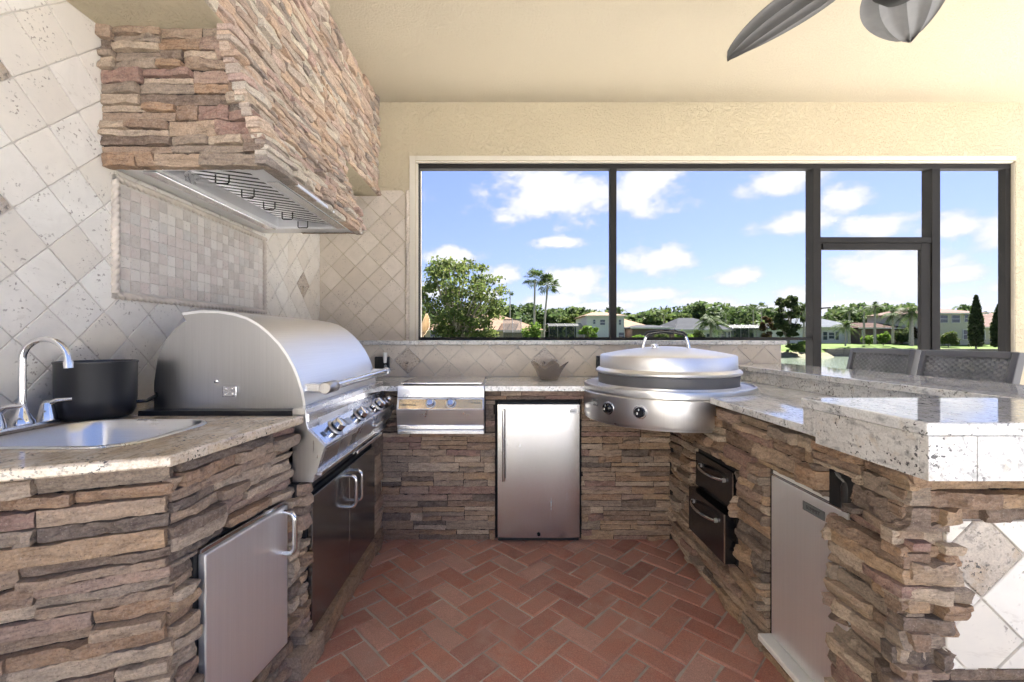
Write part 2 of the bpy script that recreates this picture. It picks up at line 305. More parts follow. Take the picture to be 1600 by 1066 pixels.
# ------------------------------------------------------------------ mesh helpers
W = {}
def world(o): return W.get(o.name, Matrix.Identity(4))
def link(o, parent=None, M=None):
    COL.objects.link(o); M = M or Matrix.Identity(4)
    W[o.name] = M
    if parent is not None:
        o.parent = parent; o.matrix_basis = world(parent).inverted() @ M
    else: o.matrix_basis = M
    return o
def tag(o, label=None, cat=None, group=None, kind=None):
    if label: o['label'] = label
    if cat: o['category'] = cat
    if group: o['group'] = group
    if kind: o['kind'] = kind
    return o
def empty(name, loc, label=None, cat=None, group=None, kind=None):
    o = bpy.data.objects.new(name, None); o.empty_display_size = .1
    link(o, None, Matrix.Translation(loc)); return tag(o, label, cat, group, kind)
class MB:
    def __init__(s): s.v = []; s.f = []
    def add(s, vs, fs):
        b = len(s.v); s.v += [tuple(p) for p in vs]; s.f += [tuple(i + b for i in f) for f in fs]; return s
    def box(s, x0, x1, y0, y1, z0, z1):
        return s.add([(x0, y0, z0), (x1, y0, z0), (x1, y1, z0), (x0, y1, z0), (x0, y0, z1), (x1, y0, z1), (x1, y1, z1), (x0, y1, z1)],
                     [(0, 3, 2, 1), (4, 5, 6, 7), (0, 1, 5, 4), (1, 2, 6, 5), (2, 3, 7, 6), (3, 0, 4, 7)])
    def prism(s, poly, a0, a1, axis):           # poly of 2D points, extruded along axis from a0 to a1
        def mk(p, a): return {0: (a, p[0], p[1]), 1: (p[0], a, p[1]), 2: (p[0], p[1], a)}[axis]
        n = len(poly)
        return s.add([mk(p, a0) for p in poly] + [mk(p, a1) for p in poly],
                     [tuple(range(n)), tuple(range(2 * n - 1, n - 1, -1))] + [(i, i + n, (i + 1) % n + n, (i + 1) % n) for i in range(n)])
    def tube(s, pts, r, n=10, caps=True):
        pts = [Vector(p) for p in pts]; rs = r if isinstance(r, (list, tuple)) else [r] * len(pts)
        rings = []; up = None
        for i, p in enumerate(pts):
            d = (pts[min(i + 1, len(pts) - 1)] - pts[max(i - 1, 0)]).normalized()
            if up is None: up = Vector((0, 0, 1)) if abs(d.z) < .9 else Vector((1, 0, 0))
            a = d.cross(up).normalized(); b = a.cross(d).normalized(); up = b
            rings.append([p + (a * math.cos(2 * math.pi * k / n) + b * math.sin(2 * math.pi * k / n)) * rs[i] for k in range(n)])
        vs = [q for ring in rings for q in ring]; fs = []
        for i in range(len(pts) - 1):
            for k in range(n): fs.append((i * n + k, i * n + (k + 1) % n, (i + 1) * n + (k + 1) % n, (i + 1) * n + k))
        if caps: fs += [tuple(range(n - 1, -1, -1)), tuple(range((len(pts) - 1) * n, len(pts) * n))]
        return s.add(vs, fs)
    def lathe(s, prof, n=40, c=(0, 0), a0=0., a1=360.):
        full = abs(a1 - a0 - 360) < .01; m = n if full else n + 1; vs = []; fs = []
        for k in range(m):
            a = R(a0 + (a1 - a0) * k / n)
            for (r, z) in prof: vs.append((c[0] + r * math.cos(a), c[1] + r * math.sin(a), z))
        q = len(prof)
        for k in range(n):
            k2 = (k + 1) % m
            for j in range(q - 1): fs.append((k * q + j, k2 * q + j, k2 * q + j + 1, k * q + j + 1))
        return s.add(vs, fs)
    def mesh(s, name, mat, smooth=False):
        me = bpy.data.meshes.new(name); me.from_pydata(s.v, [], s.f); me.materials.append(MATS[mat] if isinstance(mat, str) else mat)
        bm = bmesh.new(); bm.from_mesh(me); bmesh.ops.recalc_face_normals(bm, faces=bm.faces); bm.to_mesh(me); bm.free()
        if smooth: me.polygons.foreach_set('use_smooth', [True] * len(me.polygons))
        return me
    def obj(s, name, mat, parent=None, smooth=False, bevel=0., M=None, seg=2, **kw):
        o = bpy.data.objects.new(name, s.mesh(name, mat, smooth)); link(o, parent, M)
        if bevel:
            b = o.modifiers.new('bevel', 'BEVEL'); b.width = bevel; b.segments = seg; b.limit_method = 'ANGLE'; b.angle_limit = R(35)
        if smooth and len(s.f) < 20000:
            es = o.modifiers.new('edge', 'EDGE_SPLIT'); es.split_angle = R(38)
        return tag(o, **kw)
def box(name, x0, x1, y0, y1, z0, z1, mat, parent=None, bevel=0., **kw): return MB().box(x0, x1, y0, y1, z0, z1).obj(name, mat, parent, bevel=bevel, **kw)
def slab(name, outer, z0, z1, mat, parent=None, holes=(), bevel=.004, **kw):
    bm = bmesh.new(); loops = []
    for lp in [outer] + list(holes):
        vs = [bm.verts.new((x, y, z1)) for x, y in lp]; loops.append(vs)
        for i in range(len(vs)): bm.edges.new((vs[i], vs[(i + 1) % len(vs)]))
    bmesh.ops.triangle_fill(bm, use_beauty=True, use_dissolve=False, edges=bm.edges[:])
    r = bmesh.ops.extrude_face_region(bm, geom=bm.faces[:])
    for g in r['geom']:
        if isinstance(g, bmesh.types.BMVert): g.co.z = z0
    bmesh.ops.recalc_face_normals(bm, faces=bm.faces)
    bmesh.ops.dissolve_limit(bm, angle_limit=.01, verts=bm.verts[:], edges=bm.edges[:])
    me = bpy.data.meshes.new(name); bm.to_mesh(me); bm.free(); me.materials.append(MATS[mat])
    o = bpy.data.objects.new(name, me); link(o, parent)
    if bevel:
        b = o.modifiers.new('bevel', 'BEVEL'); b.width = bevel; b.segments = 2; b.limit_method = 'ANGLE'; b.angle_limit = R(40)
    return tag(o, **kw)
def text(name, s, size, M, mat, parent, ext=.0006):
    c = bpy.data.curves.new(name, 'FONT'); c.body = s; c.size = size; c.align_x = 'CENTER'; c.align_y = 'CENTER'; c.extrude = ext; c.resolution_u = 3
    t = bpy.data.objects.new(name, c); COL.objects.link(t); bpy.context.view_layer.update()
    me = bpy.data.meshes.new_from_object(t.evaluated_get(bpy.context.evaluated_depsgraph_get())); bpy.data.objects.remove(t)
    me.materials.clear(); me.materials.append(MATS[mat]); return link(bpy.data.objects.new(name, me), parent, M)
def frame(O, u, n):                                   # local x along u, y along outward normal n, z up
    u = Vector(u).normalized(); n = Vector(n).normalized(); v = u.cross(n) if u.cross(n).z > 0 or abs(u.cross(n).z) < 1e-6 else -u.cross(n)
    M = Matrix.Identity(4)
    for i, a in enumerate((u, n, v)):
        for k in range(3): M[k][i] = a[k]
    M.translation = Vector(O); return M
# ------------------------------------------------------------------ ledge stone
def stone_mesh(w_, h, d, rng, fine=1.0, rough=1.0):
    nx = max(3, min(26, int(w_ / .017 * fine))); nz = max(2, min(6, int(h / .010 * fine)))
    xs = np.linspace(0, w_, nx + 1); zs = np.linspace(0, h, nz + 1)
    K = max(2, int(w_ / .055) + 1); V = []
    pc = rng.uniform(0, w_, K); pz = rng.uniform(0, h, K); gx = rng.normal(0, .22, K) * rough; gz = rng.normal(0, .30, K) * rough; c0 = rng.uniform(0, .006, K) * rough
    top = np.minimum(rng.normal(0, .0010, nx + 1), .0010); bot = np.maximum(rng.normal(0, .0010, nx + 1), -.0010)
    chip = rng.random(nx + 1) < .10; top = np.where(chip, top - rng.uniform(0, .14 * h), top)
    for j in range(nz + 1):
        for i in range(nx + 1):
            x, z = xs[i], zs[j]; ex = min(x, w_ - x); ez = min(z, h - z)
            xj = x + (rng.normal(0, .0030) if 0 < i < nx else rng.normal(0, .0010)); zj = z + (top[i] if j == nz else bot[i] if j == 0 else rng.normal(0, .16 * h / nz))
            y = d + max(-.014, min(.008, np.min(c0 + gx * (x - pc) + gz * (z - pz)))) + rng.normal(0, .0011 * rough)
            if ex < 1e-6: y -= rng.uniform(.0, .004) * rough
            if ez < 1e-6: y -= rng.uniform(.0, .0035) * rough
            V.append((xj, max(y, .004), zj))
    Fc = []
    for j in range(nz):
        for i in range(nx):
            a = j * (nx + 1) + i; Fc.append((a, a + nx + 1, a + nx + 2, a + 1))
    border = [i for i in range(nx + 1)] + [j * (nx + 1) + nx for j in range(1, nz + 1)] + [nz * (nx + 1) + i for i in range(nx - 1, -1, -1)] + [j * (nx + 1) for j in range(nz - 1, 0, -1)]
    b0 = len(V)
    for b in border: V.append((V[b][0], -.03, V[b][2]))
    m = len(border)
    for k in range(m): Fc.append((border[k], border[(k + 1) % m], b0 + (k + 1) % m, b0 + k))
    me = bpy.data.meshes.new('stone'); me.from_pydata(V, [], Fc); return me
def cut(rects, hole):
    out_ = []
    hx0, hx1, hz0, hz1 = hole
    for (x0, x1, z0, z1) in rects:
        if x1 <= hx0 or x0 >= hx1 or z1 <= hz0 or z0 >= hz1: out_.append((x0, x1, z0, z1)); continue
        if z0 < hz0 - .014: out_.append((x0, x1, z0, hz0)); z0 = hz0
        elif z0 < hz0: z0 = hz0
        if z1 > hz1 + .014: out_.append((x0, x1, hz1, z1)); z1 = hz1
        elif z1 > hz1: z1 = hz1
        if x0 < hx0 - .015: out_.append((x0, hx0, z0, z1))
        if x1 > hx1 + .015: out_.append((hx1, x1, z0, z1))
    return out_
def layout(L, H, rng, hs=(.026, .062), ls=(.10, .42)):
    rects = []; z = 0
    while z < H - .004:
        hc = rng.uniform(hs[0] * 1.9, hs[1] * 1.7)
        if H - z - hc < hs[0] * 1.2: hc = H - z
        x = -rng.uniform(0, .15)
        while x < L:
            lm = rng.uniform(ls[0] * 1.3, ls[1] * 1.25); x2 = x + lm
            if L - x2 < .07: x2 = L
            nr = max(math.ceil(hc / (hs[1] * 1.2)), min(3, int(round(hc / rng.uniform(hs[0] * 1.05, hs[1] * 1.05)))))
            cutz = sorted([0] + [hc * (k + rng.uniform(-.15, .15)) / nr for k in range(1, nr)] + [hc])
            for a, b in zip(cutz, cutz[1:]):
                xa, xb = max(0, x), min(L, x2)
                if xb - xa < .012: continue
                segs = [xa, xb]
                if xb - xa > ls[0] * 2 and rng.random() < .62: segs.insert(1, xa + (xb - xa) * rng.uniform(.28, .72))
                for p, q in zip(segs, segs[1:]): rects.append((p, q, z + a, z + b))
            x = x2
        z += hc
    return rects
STONE_N = 0
def put_stone(parent, M, rng, w_, h, d, mat, fine=1., rough=1., gap=.0017):
    global STONE_N
    if w_ < .012 or h < .009: return
    me = stone_mesh(w_ - 2 * gap, h - 2 * gap, d, rng, fine, rough); me.materials.append(MATS[mat])
    o = bpy.data.objects.new('stone', me); link(o, parent, M @ Matrix.Translation((gap, 0, gap))); STONE_N += 1
def ledge(parent, O, u, n, L, H, seed, holes=(), mat='ledge_stone', hs=(.026, .062), ls=(.10, .42), depth=(.012, .036), fine=1., rough=1., jag=(0, 0)):
    rng = np.random.default_rng(seed); Mf = frame(O, u, n)
    rects = layout(L, H, rng, hs, ls)
    for h in holes: rects = cut(rects, h)
    for (x0, x1, z0, z1) in rects:
        d = rng.uniform(*depth)
        if rng.random() < .10: d *= .55
        if jag[0] and x0 < .003: x0 -= rng.uniform(0, jag[0])
        if jag[1] and x1 > L - .003: x1 += rng.uniform(0, jag[1])
        put_stone(parent, Mf @ Matrix.Translation((x0, 0, z0)), rng, x1 - x0, z1 - z0, d, mat, fine, rough)
# ------------------------------------------------------------------ key dimensions
XW, YB, YS = -1.64, 3.815, 3.25          # house wall, window wall, splash wall front
ZC, ZB, ZS = .96, 1.06, 1.233            # counter, bar, sill cap tops
ZCEIL, ZOPEN, ZSOF = 3.351, 2.833, 2.515
EX, EY, ER = .97, 2.58, .475             # round griddle
# ------------------------------------------------------------------ setting: floor, walls, ceiling
box('lanai_floor', 2.204, 5.2, -.6, 4.1, -.3, -.005, 'low_bounce_floor', kind='structure')  # unseen floor past the bar, split off to throw less light upward
fl = MB().box(-1.8, 2.2, -.6, 4.1, -.3, -.005).obj('floor', 'paver_sand', kind='structure')
def brick_meshes(k):
    ms = []; rng = np.random.default_rng(5)
    for q in range(k):
        Wd, Ln, t = .0935, .1935, .0; m = MB(); e = .004
        j = lambda s=.0012: rng.normal(0, s)
        bot = [(e * .2, e * .2), (Ln - e * .2, e * .2), (Ln - e * .2, Wd - e * .2), (e * .2, Wd - e * .2)]
        def ring(ins, z):
            pts = []
            for (x0, y0, x1, y1) in ((0, 0, 1, 0), (1, 0, 1, 1), (1, 1, 0, 1), (0, 1, 0, 0)):
                for f in (0, .5):
                    x = x0 + (x1 - x0) * f; y = y0 + (y1 - y0) * f
                    pts.append((ins + x * (Ln - 2 * ins) + j(), ins + y * (Wd - 2 * ins) + j(), z + j(.0004)))
            return pts
        a, b, c = ring(0, -.05), ring(0, -.006), ring(.0045, 0)
        m.v = a + b + c; n = 8
        for lv in (0, 1):
            for i in range(n): m.f.append((lv * n + i, lv * n + (i + 1) % n, (lv + 1) * n + (i + 1) % n, (lv + 1) * n + i))
        m.f.append(tuple(range(2 * n, 3 * n)))
        ms.append(m.mesh('brick', 'paver'))
    return ms
BM_ = brick_meshes(7); rb = random.Random(3); U = .1003; c45 = math.cos(R(45)); cnt = 0
for c in range(-60, 60):
    for r in range(-60, 60):
        k = (c - r) % 4
        if k not in (0, 3): continue
        cxm, cym = ((c + 1) * U, (r + .5) * U) if k == 0 else ((c + .5) * U, (r + 1) * U)
        wx, wy = c45 * cxm - c45 * cym + .13, c45 * cxm + c45 * cym + 1.5
        if not (-.92 < wx < 1.16 and 1.32 < wy < 2.80): continue
        rot = Matrix.Rotation(R(45 + (90 if k == 3 else 0) + rb.gauss(0, .7)), 4, 'Z')
        T = Matrix.Translation((wx + rb.gauss(0, .0009), wy + rb.gauss(0, .0009), rb.gauss(0, .0016))) @ rot @ Matrix.Rotation(rb.gauss(0, .006), 4, 'X') @ Matrix.Rotation(rb.gauss(0, .004), 4, 'Y') @ Matrix.Translation((-.0967, -.0467, 0))
        o = bpy.data.objects.new('brick', rb.choice(BM_)); link(o, fl, T); cnt += 1
box('bounce_deck', -14, 24, -16, -.604, -.3, -.02, 'bounce_deck', kind='structure')  # ground behind the camera, kept pale and large to bounce sunlight indoors
box('bounce_patio', -14, 24, 4.104, 12.2, -.3, -.02, 'bounce_stone', kind='structure')  # unseen pale paving added to bounce sun up onto the ceiling
box('sun_block_eave', -1.8, 4.64, YB + .201, YB + 1.45, ZCEIL, ZCEIL + .12, 'stucco_trim', kind='structure')  # unseen overhang added to keep sun off the sill and counter
MB().box(5.204, 24, -.6, 4.1, -.3, -.02).obj('side_bounce_deck', 'bounce_deck', kind='structure')  # unseen pale ground added at the open side as a sun bounce
ce = box('ceiling', -1.8, 4.64, .15, YB + .2, ZCEIL, ZCEIL + .12, 'stucco_ceiling', kind='structure')
wl = box('wall_left', XW - .2, XW - .0055, -.6, YB + .2, -.1, ZCEIL + .2, 'grout', kind='structure')
box('house_wall', XW - .2, XW, -9, -.604, -.1, 3.3, 'stucco_trim', kind='structure')
wb = MB()
OX0, OX1 = (649 - CX) / F * YB, (1587 - CX) / F * YB
wb.box(XW - .008, OX0, YB, YB + .2, 0, ZOPEN); wb.box(XW - .008, 4.8, YB, YB + .2, ZOPEN, ZCEIL); wb.box(OX1, 4.8, YB, YB + .09, -.1, ZOPEN)
wbo = wb.obj('wall_back', 'stucco', kind='structure')
box('window_reveal', OX0, OX1 - .005, YB + .012, YB + .19, ZOPEN - .012, ZOPEN + .002, 'stucco_trim', wbo)
box('window_reveal', OX0 - .001, OX0 + .02, YB + .012, YB + .19, ZS, ZOPEN - .021, 'stucco_trim', wbo)
box('window_reveal', OX1 - .004, OX1 + .001, YB + .004, YB + .034, 0, ZOPEN - .021, 'stucco_trim', wbo)
box('window_trim', OX0 - .052, OX0 - .001, YB - .006, YB - .0005, ZS + .001, ZOPEN + .04, 'stucco_trim', wbo, bevel=.003)
box('window_trim', OX0, OX1, YB - .006, YB - .0005, ZOPEN + .001, ZOPEN + .04, 'stucco_trim', wbo, bevel=.003)
box('corner_column', 4.3, 4.64, .15, .48, -.02, ZCEIL, 'stucco_trim', kind='structure')
# tiles on a plane, laid on the diagonal, clipped to a polygon of the plane
def clip(poly, x0, x1, z0, z1):
    for (ax, lim, sgn) in ((0, x0, 1), (0, x1, -1), (1, z0, 1), (1, z1, -1)):
        res = []
        for i in range(len(poly)):
            p, q = poly[i], poly[(i + 1) % len(poly)]; dp, dq = (p[ax] - lim) * sgn, (q[ax] - lim) * sgn
            if dp >= 0: res.append(p)
            if (dp >= 0) != (dq >= 0):
                t = dp / (dp - dq); res.append((p[0] + (q[0] - p[0]) * t, p[1] + (q[1] - p[1]) * t))
        poly = res
        if len(poly) < 3: return []
    return poly
def area(p): return abs(sum(p[i][0] * p[(i + 1) % len(p)][1] - p[(i + 1) % len(p)][0] * p[i][1] for i in range(len(p)))) / 2
def tiles(parent, O, u, n, x0, x1, z0, z1, side, org, mat, thick=.008, skip=None, accents=(), seed=0, gap=.004):
    rng = random.Random(seed); Mf = frame(O, u, n); d = side * math.sqrt(2) / 2; q = 0
    for i in range(-40, 41):
        for j in range(-40, 41):
            cx, cz = org[0] + (i + j) * d, org[1] + (i - j) * d
            if cx < x0 - d or cx > x1 + d or cz < z0 - d or cz > z1 + d: continue
            if skip and skip(cx, cz): continue
            g = d - gap * .71; c = .012
            poly = [(cx - g + c, cz - c), (cx - g + c * .15, cz), (cx - g + c, cz + c), (cx - c, cz + g - c), (cx, cz + g - c * .15), (cx + c, cz + g - c), (cx + g - c, cz + c), (cx + g - c * .15, cz), (cx + g - c, cz - c), (cx + c, cz - g + c), (cx, cz - g + c * .15), (cx - c, cz - g + c)]
            poly = [(x + rng.gauss(0, .0007), z + rng.gauss(0, .0007)) for x, z in poly]
            poly = clip(poly, x0, x1, z0, z1)
            if len(poly) < 3 or area(poly) < 2e-4: continue
            t = thick + rng.gauss(0, .0006); ax = sum(p[0] for p in poly) / len(poly); az = sum(p[1] for p in poly) / len(poly)
            ins = [(ax + (x - ax) * (1 - .003 / max(.02, g)), az + (z - az) * (1 - .003 / max(.02, g))) for x, z in poly]
            k = len(poly); m = MB()
            m.v = [(x - ax, 0, z - az) for x, z in poly] + [(x - ax, t - .002, z - az) for x, z in poly] + [(x - ax, t, z - az) for x, z in ins]
            for lv in (0, 1):
                for e in range(k): m.f.append((lv * k + e, lv * k + (e + 1) % k, (lv + 1) * k + (e + 1) % k, (lv + 1) * k + e))
            m.f.append(tuple(range(2 * k, 3 * k)))
            acc_ = any(abs(cx - a) < .03 and abs(cz - b) < .03 for a, b in accents)
            o = m.obj('accent_tile' if acc_ else 'tile', 'granite_accent' if acc_ else mat, parent, M=Mf @ Matrix.Translation((ax, 0, az))); q += 1
    return q
# house wall: u runs along +Y, outward normal +X
TS = .154; TD = TS * math.sqrt(2)
MO = (1.788, 2.93, 1.418, 1.936)           # mosaic panel y0 y1 z0 z1
def skip_m(cx, cz):
    y = cx; d = TS * .70
    return MO[0] + d < y < MO[1] - d and MO[2] + d < cz < MO[3] - d
tiles(wl, (XW - .0055, 0, 0), (0, 1, 0), (1, 0, 0), .80, YS, ZC + .001, ZSOF, TS, (1.543, 2.123), 'travertine', .0055, skip_m,
      accents=((1.543 - TD, 2.123), (1.543 - TD, 2.123 - TD * 2)), seed=1)
tiles(wl, (XW - .0055, 0, 0), (0, 1, 0), (1, 0, 0), YS + .001, YB, ZS + .001, ZSOF, TS, (1.543, 2.123), 'travertine', .0055, accents=((1.543 + 9 * TD, 2.123 - 2 * TD),), seed=2)
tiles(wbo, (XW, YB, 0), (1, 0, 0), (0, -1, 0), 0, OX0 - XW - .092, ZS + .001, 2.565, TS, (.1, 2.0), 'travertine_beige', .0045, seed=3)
def rope(name, p0, p1, r, nrm, parent, mat='rope_stone', pitch=.030):
    p0, p1 = Vector(p0), Vector(p1); L = (p1 - p0).length; d = (p1 - p0) / L; nrm = Vector(nrm); b = d.cross(nrm)
    m = MB(); st = max(24, int(L / .004)); k = 14; vs = []
    for i in range(st + 1):
        s_ = L * i / st
        for j in range(k):
            a = 2 * math.pi * j / k; rr = r * (.52 + .56 * abs(math.cos(a - math.pi * s_ / pitch)) ** .7)
            vs.append(p0 + d * s_ + (nrm * math.cos(a) + b * math.sin(a)) * rr)
    fs = [(i * k + j, i * k + (j + 1) % k, (i + 1) * k + (j + 1) % k, (i + 1) * k + j) for i in range(st) for j in range(k)]
    m.add(vs, fs); return m.obj(name, mat, parent, smooth=True)
rope('rope_trim', (OX0 - .070, YB - .004, ZS), (OX0 - .070, YB - .004, 2.565), .016, (0, -1, 0), wbo)
# mosaic panel
mp = empty('mosaic_panel', (XW, (MO[0] + MO[1]) / 2, MO[2]), 'framed panel of small tumbled mosaic squares with rope border on the tiled wall', 'mosaic panel')
box('backing', XW + .001, XW + .0035, MO[0], MO[1], MO[2], MO[3], 'grout', mp)
rt = random.Random(8); ins = .034; ncol, nrow = 21, 9; pw = (MO[1] - MO[0] - 2 * ins) / ncol; ph_ = (MO[3] - MO[2] - 2 * ins) / nrow
mt = []
for q in range(5):
    m = MB(); a, h = pw / 2 - .0011, ph_ / 2 - .0011; jit = lambda: rt.gauss(0, .0008)
    r0 = [(-a, -h), (0, -h), (a, -h), (a, 0), (a, h), (0, h), (-a, h), (-a, 0)]
    r1 = [(x + jit(), y + jit()) for x, y in r0]
    m.v = [(0, x, z) for x, z in r1] + [(.003, x, z) for x, z in r1] + [(.0045, x * .95, z * .95) for x, z in r1]
    for lv in (0, 1):
        for e in range(8): m.f.append((lv * 8 + e, lv * 8 + (e + 1) % 8, lv * 8 + 8 + (e + 1) % 8, lv * 8 + 8 + e))
    m.f.append(tuple(range(16, 24))); mt.append(m.mesh('mosaic_tile', 'mosaic'))
for i in range(ncol):
    for j in range(nrow):
        o = bpy.data.objects.new('mosaic_tile', rt.choice(mt))
        link(o, mp, Matrix.Translation((XW + .0036, MO[0] + ins + pw * (i + .5), MO[2] + ins + ph_ * (j + .5))) @ Matrix.Rotation(rt.gauss(0, .008), 4, 'X') @ Matrix.Rotation(rt.gauss(0, .01), 4, 'Z'))
e = .012
for (a, b) in (((MO[0], MO[2] + e), (MO[1], MO[2] + e)), ((MO[0], MO[3] - e), (MO[1], MO[3] - e)), ((MO[0] + e, MO[2] + .022), (MO[0] + e, MO[3] - .022)), ((MO[1] - e, MO[2] + .022), (MO[1] - e, MO[3] - .022))):
    rope('rope_border', (XW + .008, a[0], a[1]), (XW + .008, b[0], b[1]), .0145, (1, 0, 0), mp)
# soffit
SX = -1.127
so = box('soffit', XW, SX, .55, YB - .002, ZSOF, ZCEIL - .002, 'stucco', kind='structure')
ledge(so, (SX, YB - .004, ZSOF), (0, -1, 0), (1, 0, 0), YB - .9, ZCEIL - ZSOF - .004, 21, mat='ledge_stone_lit', hs=(.024, .05), ls=(.09, .30), depth=(.010, .036), fine=.6)
# half wall behind the counter
HX1 = 2.11
hw = box('half_wall', XW, HX1 - .01, YS + .008, YB - .002, -.1, ZS - .032, 'grout', kind='structure')
slab('cap', [(XW + .002, YS - .018), (HX1 + .02, YS - .018), (HX1 + .02, YB + .1), (OX0 + .03, YB + .1), (OX0 + .03, YB - .01), (XW + .002, YB - .01)], ZS - .031, ZS, 'granite_rough', hw, bevel=.004)
HT = .147; HD = HT * math.sqrt(2); hz = (ZC + ZS - .032) / 2
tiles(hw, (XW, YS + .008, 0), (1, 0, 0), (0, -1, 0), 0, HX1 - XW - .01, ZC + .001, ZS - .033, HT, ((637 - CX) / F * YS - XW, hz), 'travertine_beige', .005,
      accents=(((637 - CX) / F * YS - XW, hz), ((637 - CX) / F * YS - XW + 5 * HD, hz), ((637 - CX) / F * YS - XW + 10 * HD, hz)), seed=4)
# ------------------------------------------------------------------ screen frame
YF = 3.850
sf = empty('screen_enclosure', (1.5, YF, 0), 'dark bronze screen wall with a screen door filling the wide opening', 'screen wall')
def pxX(px, Y=YF): return (px - CX) / F * Y
zt = ZOPEN - .013
def post(px0, px1, z0, z1, name='post', d=.06, mat='bronze', y=YF): return box(name, pxX(px0, y), pxX(px1, y), y, y + d, z0, z1, mat, sf, bevel=.003)
post(649.5, 655.5, ZS + .001, zt - .03); post(953.5, 963.5, ZS + .001, zt - .03); post(1270.5, 1282.5, 0, zt - .03, d=.10); post(1456.5, 1469.5, 0, zt - .03, d=.10); post(1571, 1585.5, 0, zt - .03)
box('header_rail', pxX(648), pxX(1586), YF - .002, YF + .062, zt - .045, zt - .001, 'bronze', sf, bevel=.003)
box('sill_rail', pxX(655.6), pxX(953.4), YF + .01, YF + .05, ZS + .001, ZS + .028, 'bronze', sf, bevel=.002)
box('sill_rail', pxX(963.6), pxX(1270.4), YF + .01, YF + .05, ZS + .001, ZS + .028, 'bronze', sf, bevel=.002)
zd = EYE + (CY - 379) / F * YF
box('door_head', pxX(1282.6), pxX(1456.4), YF + .004, YF + .06, zd, zd + .05, 'bronze', sf, bevel=.003)
box('kick_rail', pxX(1469.6), pxX(1570.9), YF + .006, YF + .05, .88, .95, 'bronze', sf, bevel=.003)
dr = box('door', pxX(1441), pxX(1456), YF + .01, YF + .045, .02, zd - .004, 'bronze', sf, bevel=.002)
box('door_stile', pxX(1283.0), pxX(1287.5), YF + .03, YF + .055, .02, zd - .004, 'bronze', dr, bevel=.002)
box('door_rail', pxX(1287.6), pxX(1440.9), YF + .012, YF + .045, zd - .062, zd - .004, 'bronze', dr, bevel=.002)
box('door_rail', pxX(1287.6), pxX(1440.9), YF + .012, YF + .045, .02, .12, 'bronze', dr, bevel=.002)
zl = EYE + (CY - 482) / F * YF
MB().tube([(pxX(1284), YF + .028, zl), (pxX(1284), YF - .03, zl), (pxX(1293), YF - .034, zl + .004)], .007, 8).obj('latch', 'black_plastic', dr, True)
for (a, b, z0, z1) in ((655.6, 953.4, ZS + .028, zt - .046), (963.6, 1270.4, ZS + .028, zt - .046), (1282.6, 1456.4, zd + .051, zt - .046), (1287.6, 1440.9, .121, zd - .063), (1469.6, 1570.9, .951, zt - .046), (1469.6, 1570.9, .02, .879)):
    MB().add([(pxX(a), YF + .03, z0), (pxX(b), YF + .03, z0), (pxX(b), YF + .03, z1), (pxX(a), YF + .03, z1)], [(0, 1, 2, 3)]).obj('screen', 'screen_mesh', sf)
# ------------------------------------------------------------------ range hood
HY0, HY1, HZ0, HXF = 1.722, 2.90, 1.949, -.935
hood = empty('range_hood', (XW, (HY0 + HY1) / 2, HZ0), 'large stone clad range hood flaring out over the grill', 'range hood')
prof = [(0, HXF - .03), (.10, HXF - .033), (.15, -.992), (.22, -1.022), (.30, -1.052), (.40, -1.086), (.50, -1.114), (ZSOF - HZ0, -1.122)]
def hx(z):
    z -= HZ0
    for (a, xa), (b, xb) in zip(prof, prof[1:]):
        if z <= b: return xa + (xb - xa) * (z - a) / (b - a)
    return prof[-1][1]
poly = [(XW + .001, HZ0 + .125)] + [(x - .006, HZ0 + max(z, .125)) for z, x in prof[2:]] + [(XW + .001, ZSOF - .001)]
MB().prism([(p[0], p[1]) for p in poly], HY0 + .03, HY1 - .03, 1).obj('core', 'mortar', hood)
box('front_core', HXF - .085, HXF - .046, HY0 + .03, HY1 - .03, HZ0 + .02, HZ0 + .124, 'mortar', hood)
box('side_core', XW + .001, HXF - .086, HY0 + .032, HY0 + .05, HZ0 + .02, HZ0 + .124, 'mortar', hood)
rng = np.random.default_rng(33)
# front courses along Y
z = HZ0
while z < ZSOF - .006:
    h = rng.uniform(.022, .046); h = h if ZSOF - z - h > .02 else ZSOF - z
    y = HY0 - rng.uniform(0, .012)
    while y < HY1:
        ln = rng.uniform(.07, .27); y2 = min(y + ln, HY1 + rng.uniform(-.01, .015)); 
        if HY1 - y2 < .05: y2 = HY1 + rng.uniform(-.006, .018)
        x_ = hx(z + h / 2) - .004; tilt = math.atan2(hx(z + h) - hx(z), h) * .25
        parts_ = [(0, h)] if h < .034 or rng.random() < .6 else [(0, h * .5), (h * .5, h)]
        for (a, b) in parts_:
            Mh = frame((x_, y2, z + a), (0, -1, 0), (1, 0, 0)) @ Matrix.Rotation(tilt * -1, 4, 'X')
            put_stone(hood, Mh, rng, y2 - y, b - a, rng.uniform(.016, .044), 'ledge_stone_lit', .6)
        y = y2
    z += h
# near side courses along X, and the far side too
for (yy, nn, sd_) in ((HY0 + .03, -1, 44), (HY1 - .03, 1, 45)):
    rng = np.random.default_rng(sd_)
    for (x0, x1, z0, z1) in layout(-HXF * 0 + (hx(HZ0) - XW), ZSOF - HZ0, rng, (.026, .056), (.10, .36)):
        lim = hx(HZ0 + (z0 + z1) / 2) - XW + .012
        if x0 > lim - .02: continue
        x1 = min(x1, lim)
        if nn < 0: Mh = frame((XW + x0, yy, HZ0 + z0), (1, 0, 0), (0, -1, 0))
        else: Mh = frame((XW + x1, yy, HZ0 + z0), (-1, 0, 0), (0, 1, 0))
        if nn > 0 and x0 < .1: continue
        put_stone(hood, Mh, rng, x1 - x0, z1 - z0, rng.uniform(.012, .034), 'ledge_stone', 1.)
